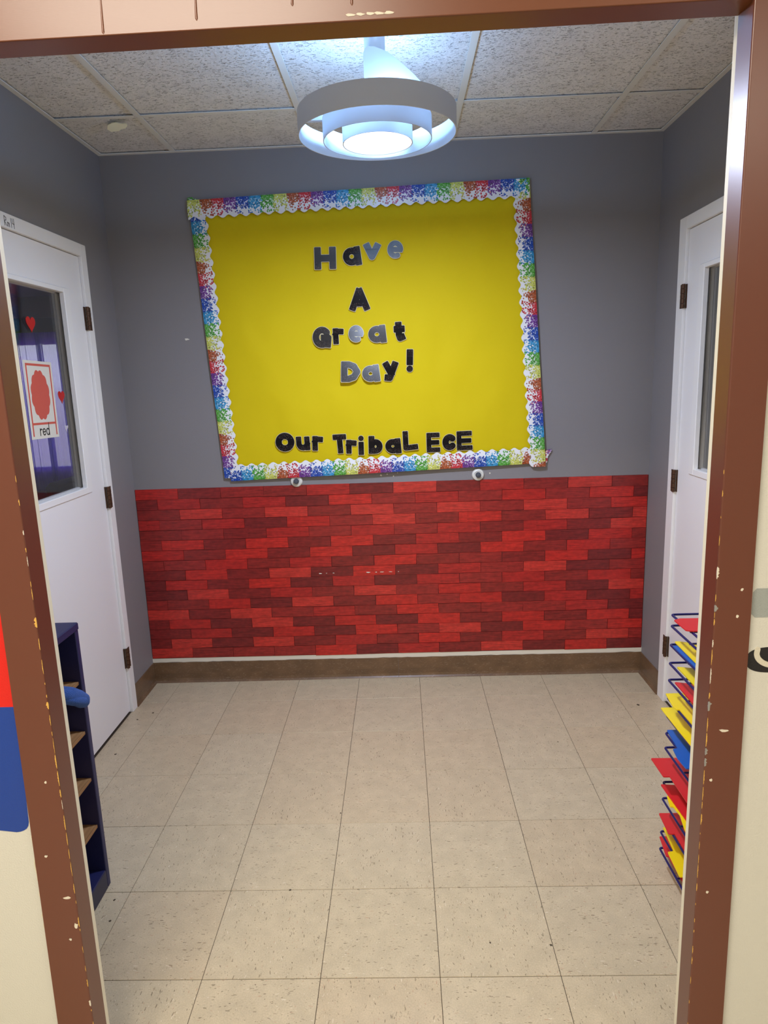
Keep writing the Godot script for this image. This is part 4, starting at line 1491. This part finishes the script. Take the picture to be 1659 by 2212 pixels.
# ------------------------------------------------------------------ bookcase
func build_bookcase():
	var b := thing("bookcase", "low navy blue painted bookcase with bare wood shelves beside the left jamb", "bookcase", Vector3(-0.99, 0, 1.18))
	var D := 0.335
	var W := 0.560
	var H := 0.846
	var nv: StandardMaterial3D = M.navy
	relief(nv, M.fine, 3.0, 0.02)
	var wood := StandardMaterial3D.new()
	wood.albedo_texture = wood_grain(c8(168, 128, 84), c8(128, 90, 54), 71)
	wood.roughness = 0.55
	wood.uv1_scale = Vector3(3, 3, 3)
	for z in [0.0, W - 0.02]:
		var s := mb()
		box(s, Vector3(-D, 0, z), Vector3(0, H - 0.020, z + 0.020), 0.003)
		put("side_panel", s, nv, b)
	var s := mb()
	box(s, Vector3(-D, H - 0.022, -0.001), Vector3(0.002, H, W + 0.001), 0.003)
	put("top_panel", s, nv, b)
	s = mb()
	box(s, Vector3(-D, 0.03, 0.02), Vector3(-D + 0.008, H - 0.022, W - 0.02))
	put("back_panel", s, nv, b)
	s = mb()
	box(s, Vector3(-D + 0.008, 0.044, 0.02), Vector3(-0.002, 0.062, W - 0.02), 0.002)
	put("bottom_panel", s, nv, b)
	s = mb()
	box(s, Vector3(-0.022, 0.0, 0.02), Vector3(0.0, 0.060, W - 0.02), 0.002)
	put("kick_board", s, mat(c8(44, 44, 66), 0.5), b)
	for y in [0.675, 0.521, 0.371, 0.217]:
		s = mb()
		box(s, Vector3(-D + 0.008, y - 0.010, 0.02), Vector3(-0.008, y, W - 0.02), 0.001)
		put("shelf", s, wood, b, "bare tan wood shelf")
	# fuzzy blue cloth drooping off the top shelf
	var f := thing("mitten", "fuzzy blue cloth mitten drooping over the bookcase's top shelf", "mitten", Vector3(-0.99, 0.675, 1.30))
	var fz := mat(c8(46, 88, 168), 0.95)
	fz.rim_enabled = true
	fz.rim = 0.8
	relief(fz, M.peel, 16.0, 0.5)
	s = mb()
	tube(s, [Vector3(-0.14, 0.024, 0.09), Vector3(-0.10, 0.026, 0.08), Vector3(-0.05, 0.027, 0.055), Vector3(-0.005, 0.024, 0.028), Vector3(0.018, 0.008, 0.004), Vector3(0.026, -0.010, -0.018), Vector3(0.028, -0.028, -0.038), Vector3(0.026, -0.040, -0.050), Vector3(0.024, -0.047, -0.056)],
		[0.010, 0.020, 0.024, 0.024, 0.023, 0.022, 0.021, 0.015, 0.004], 18)
	put("cuff_and_palm", s, fz, f)
	s = mb()
	tube(s, [Vector3(0.005, 0.012, 0.03), Vector3(0.03, -0.004, 0.01), Vector3(0.042, -0.020, -0.016), Vector3(0.040, -0.032, -0.030)], [0.012, 0.014, 0.013, 0.005], 14)
	put("thumb", s, fz, f)

# ------------------------------------------------------------------ wire rack with plastic boards
func build_rack():
	var Y := [0.809, 0.776, 0.719, 0.663, 0.611, 0.555, 0.499, 0.443, 0.396, 0.340, 0.283, 0.229, 0.172, 0.117, 0.060]
	var x0 := 0.692
	var z0 := 1.138
	var x1 := 1.02
	var z1 := 1.46
	var r := 0.0033
	var k := thing("drying_rack", "tall dark blue wire rack of open shelves beside the right jamb", "rack", Vector3(x0, 0, z0))
	var loop := func(c: Array, rad: float) -> Array:
		var out := []
		for i in 4:
			var p: Vector3 = c[i]
			var a: Vector3 = (c[(i + 3) % 4] - p).normalized()
			var b: Vector3 = (c[(i + 1) % 4] - p).normalized()
			for t in 5:
				var w := t / 4.0
				out.append(p + a * rad * pow(1 - w, 2) + b * rad * w * w)
		out.append(out[0])
		return out
	for i in Y.size():
		var st := mb()
		var y: float = Y[i]
		tube(st, loop.call([Vector3(0, y, 0), Vector3(x1 - x0, y, 0), Vector3(x1 - x0, y, z1 - z0), Vector3(0, y, z1 - z0)], 0.009), r, 8, false)
		for z in [0.124, 0.24]:
			tube(st, [Vector3(0, y - 0.004, z), Vector3(x1 - x0, y - 0.004, z)], r * 0.85, 8)
		put("wire_shelf", st, M.wire, k)
	for p in [[x1 - x0 + 0.007, 0.03], [x1 - x0 + 0.007, z1 - z0 - 0.03], [0.10, z1 - z0 + 0.007]]:
		var st := mb()
		tube(st, [Vector3(p[0], 0.0, p[1]), Vector3(p[0], 0.83, p[1])], 0.005, 10)
		put("upright", st, M.wire, k)
	var boards := [
		["red", 0, 0.006, [0.673, 1.202, 0.693, 1.191, 0.95, 1.196, 0.95, 1.284, 0.694, 1.284, 0.674, 1.278], "red plastic board on the topmost wire shelf"],
		["blue", 2, 0.004, [0.690, 1.162, 0.70, 1.160, 0.96, 1.17, 0.96, 1.42, 0.693, 1.42], "narrow strip of a blue plastic board under a pale yellow one"],
		["yellow", 2, 0.009, [0.702, 1.143, 0.714, 1.143, 0.96, 1.25, 0.93, 1.42, 0.702, 1.42, 0.700, 1.271], "pale yellow plastic board lying over a blue one high in the rack"],
		["yellow", 3, 0.004, [0.697, 1.178, 0.738, 1.19, 0.96, 1.25, 0.95, 1.42, 0.697, 1.42], "slanted yellow plastic board on the shelf below the blue and yellow pair"],
		["red", 4, 0.004, [0.698, 1.166, 0.73, 1.176, 0.96, 1.24, 0.94, 1.42, 0.694, 1.42], "red plastic board between two yellow ones above the rack's middle"],
		["yellow", 5, 0.004, [0.692, 1.124, 0.96, 1.124, 0.96, 1.42, 0.695, 1.42, 0.693, 1.222, 0.686, 1.224, 0.682, 1.204], "upper of two wide yellow plastic boards sticking out past the wires"],
		["yellow", 6, 0.004, [0.688, 1.103, 0.96, 1.103, 0.96, 1.40, 0.690, 1.40, 0.688, 1.228], "lower of two wide yellow plastic boards sticking out past the wires"],
		["blue", 7, 0.004, [0.698, 1.132, 0.96, 1.133, 0.96, 1.331, 0.672, 1.331, 0.669, 1.283, 0.675, 1.235, 0.690, 1.231, 0.696, 1.15], "bright blue plastic board with a wide tab at the rack's middle"],
		["red", 9, 0.004, [0.663, 1.112, 0.96, 1.117, 0.96, 1.42, 0.681, 1.42, 0.682, 1.208, 0.664, 1.208], "large red plastic board with a square tab, just under the bright blue one"],
		["yellow", 10, 0.004, [0.674, 1.214, 0.93, 1.20, 0.93, 1.40, 0.664, 1.40, 0.664, 1.361, 0.676, 1.30, 0.672, 1.265, 0.664, 1.264, 0.669, 1.238], "yellow plastic board mostly hidden beneath a red one low in the rack"],
		["red", 10, 0.0085, [0.674, 1.165, 0.96, 1.20, 0.95, 1.42, 0.683, 1.42, 0.681, 1.324], "pointed red plastic board covering a hidden yellow one"],
		["red", 12, 0.004, [0.685, 1.137, 0.96, 1.14, 0.96, 1.42, 0.692, 1.42, 0.695, 1.232, 0.678, 1.231], "red plastic board with a tab, third shelf from the rack's foot"],
		["yellow", 13, 0.004, [0.703, 1.128, 0.95, 1.131, 0.95, 1.335, 0.670, 1.335, 0.676, 1.236, 0.694, 1.233], "bright yellow plastic board with a wide tab near the rack's foot"],
		["red", 14, 0.004, [0.708, 1.094, 0.95, 1.092, 0.95, 1.40, 0.70, 1.40, 0.701, 1.184, 0.695, 1.182], "lowest red plastic board, on the wire shelf by the floor"]]
	var count := {}
	for q in boards:
		var poly := PackedVector2Array()
		for i in range(0, q[3].size(), 2):
			poly.append(Vector2(q[3][i] - x0, q[3][i + 1] - z0))
		var st := mb()
		ext(st, rounded(poly, 0.004), Vector3.ZERO, Vector3.RIGHT, Vector3.BACK, Vector3.UP, 0.003)
		var base := "plastic_board"
		var n: int = count.get(base, 0)
		count[base] = n + 1
		var o := put(base if n == 0 else "%s_%03d" % [base, n], st, M[q[0]])
		o.position = Vector3(x0, Y[q[1]] + q[2] - 0.0006, z0)
		tag(o, q[4], "plastic board", "coloured plastic boards on the wire rack")

# ------------------------------------------------------------------ wall bumpers
func build_small_things():
	var rub := mat(c8(74, 78, 86), 0.6)
	var wh := mat(c8(226, 224, 214), 0.4)
	var spots := [[-0.566, 1.021, "round white wall bumper with a dark centre under the board's left part"], [0.303, 1.025, "round white wall bumper with a dark centre under the letters ECE"]]
	for k in 2:
		var t := thing("wall_bumper" if k == 0 else "wall_bumper_001", spots[k][2], "door stop", Vector3(spots[k][0], spots[k][1], ZB), "white round wall bumpers")
		var st := mb()
		lathe(st, [Vector2(0.0, 0.0), Vector2(0.028, 0.0), Vector2(0.029, 0.004), Vector2(0.026, 0.010), Vector2(0.019, 0.013), Vector2(0.0165, 0.011), Vector2(0.0, 0.011)], Vector3.ZERO, 40, false, Vector3.BACK)
		put("base_ring", st, wh, t)
		st = mb()
		lathe(st, [Vector2(0.013, 0.010), Vector2(0.013, 0.02), Vector2(0.010, 0.027), Vector2(0.0, 0.029)], Vector3.ZERO, 28, false, Vector3.BACK)
		put("rubber_tip", st, rub, t)
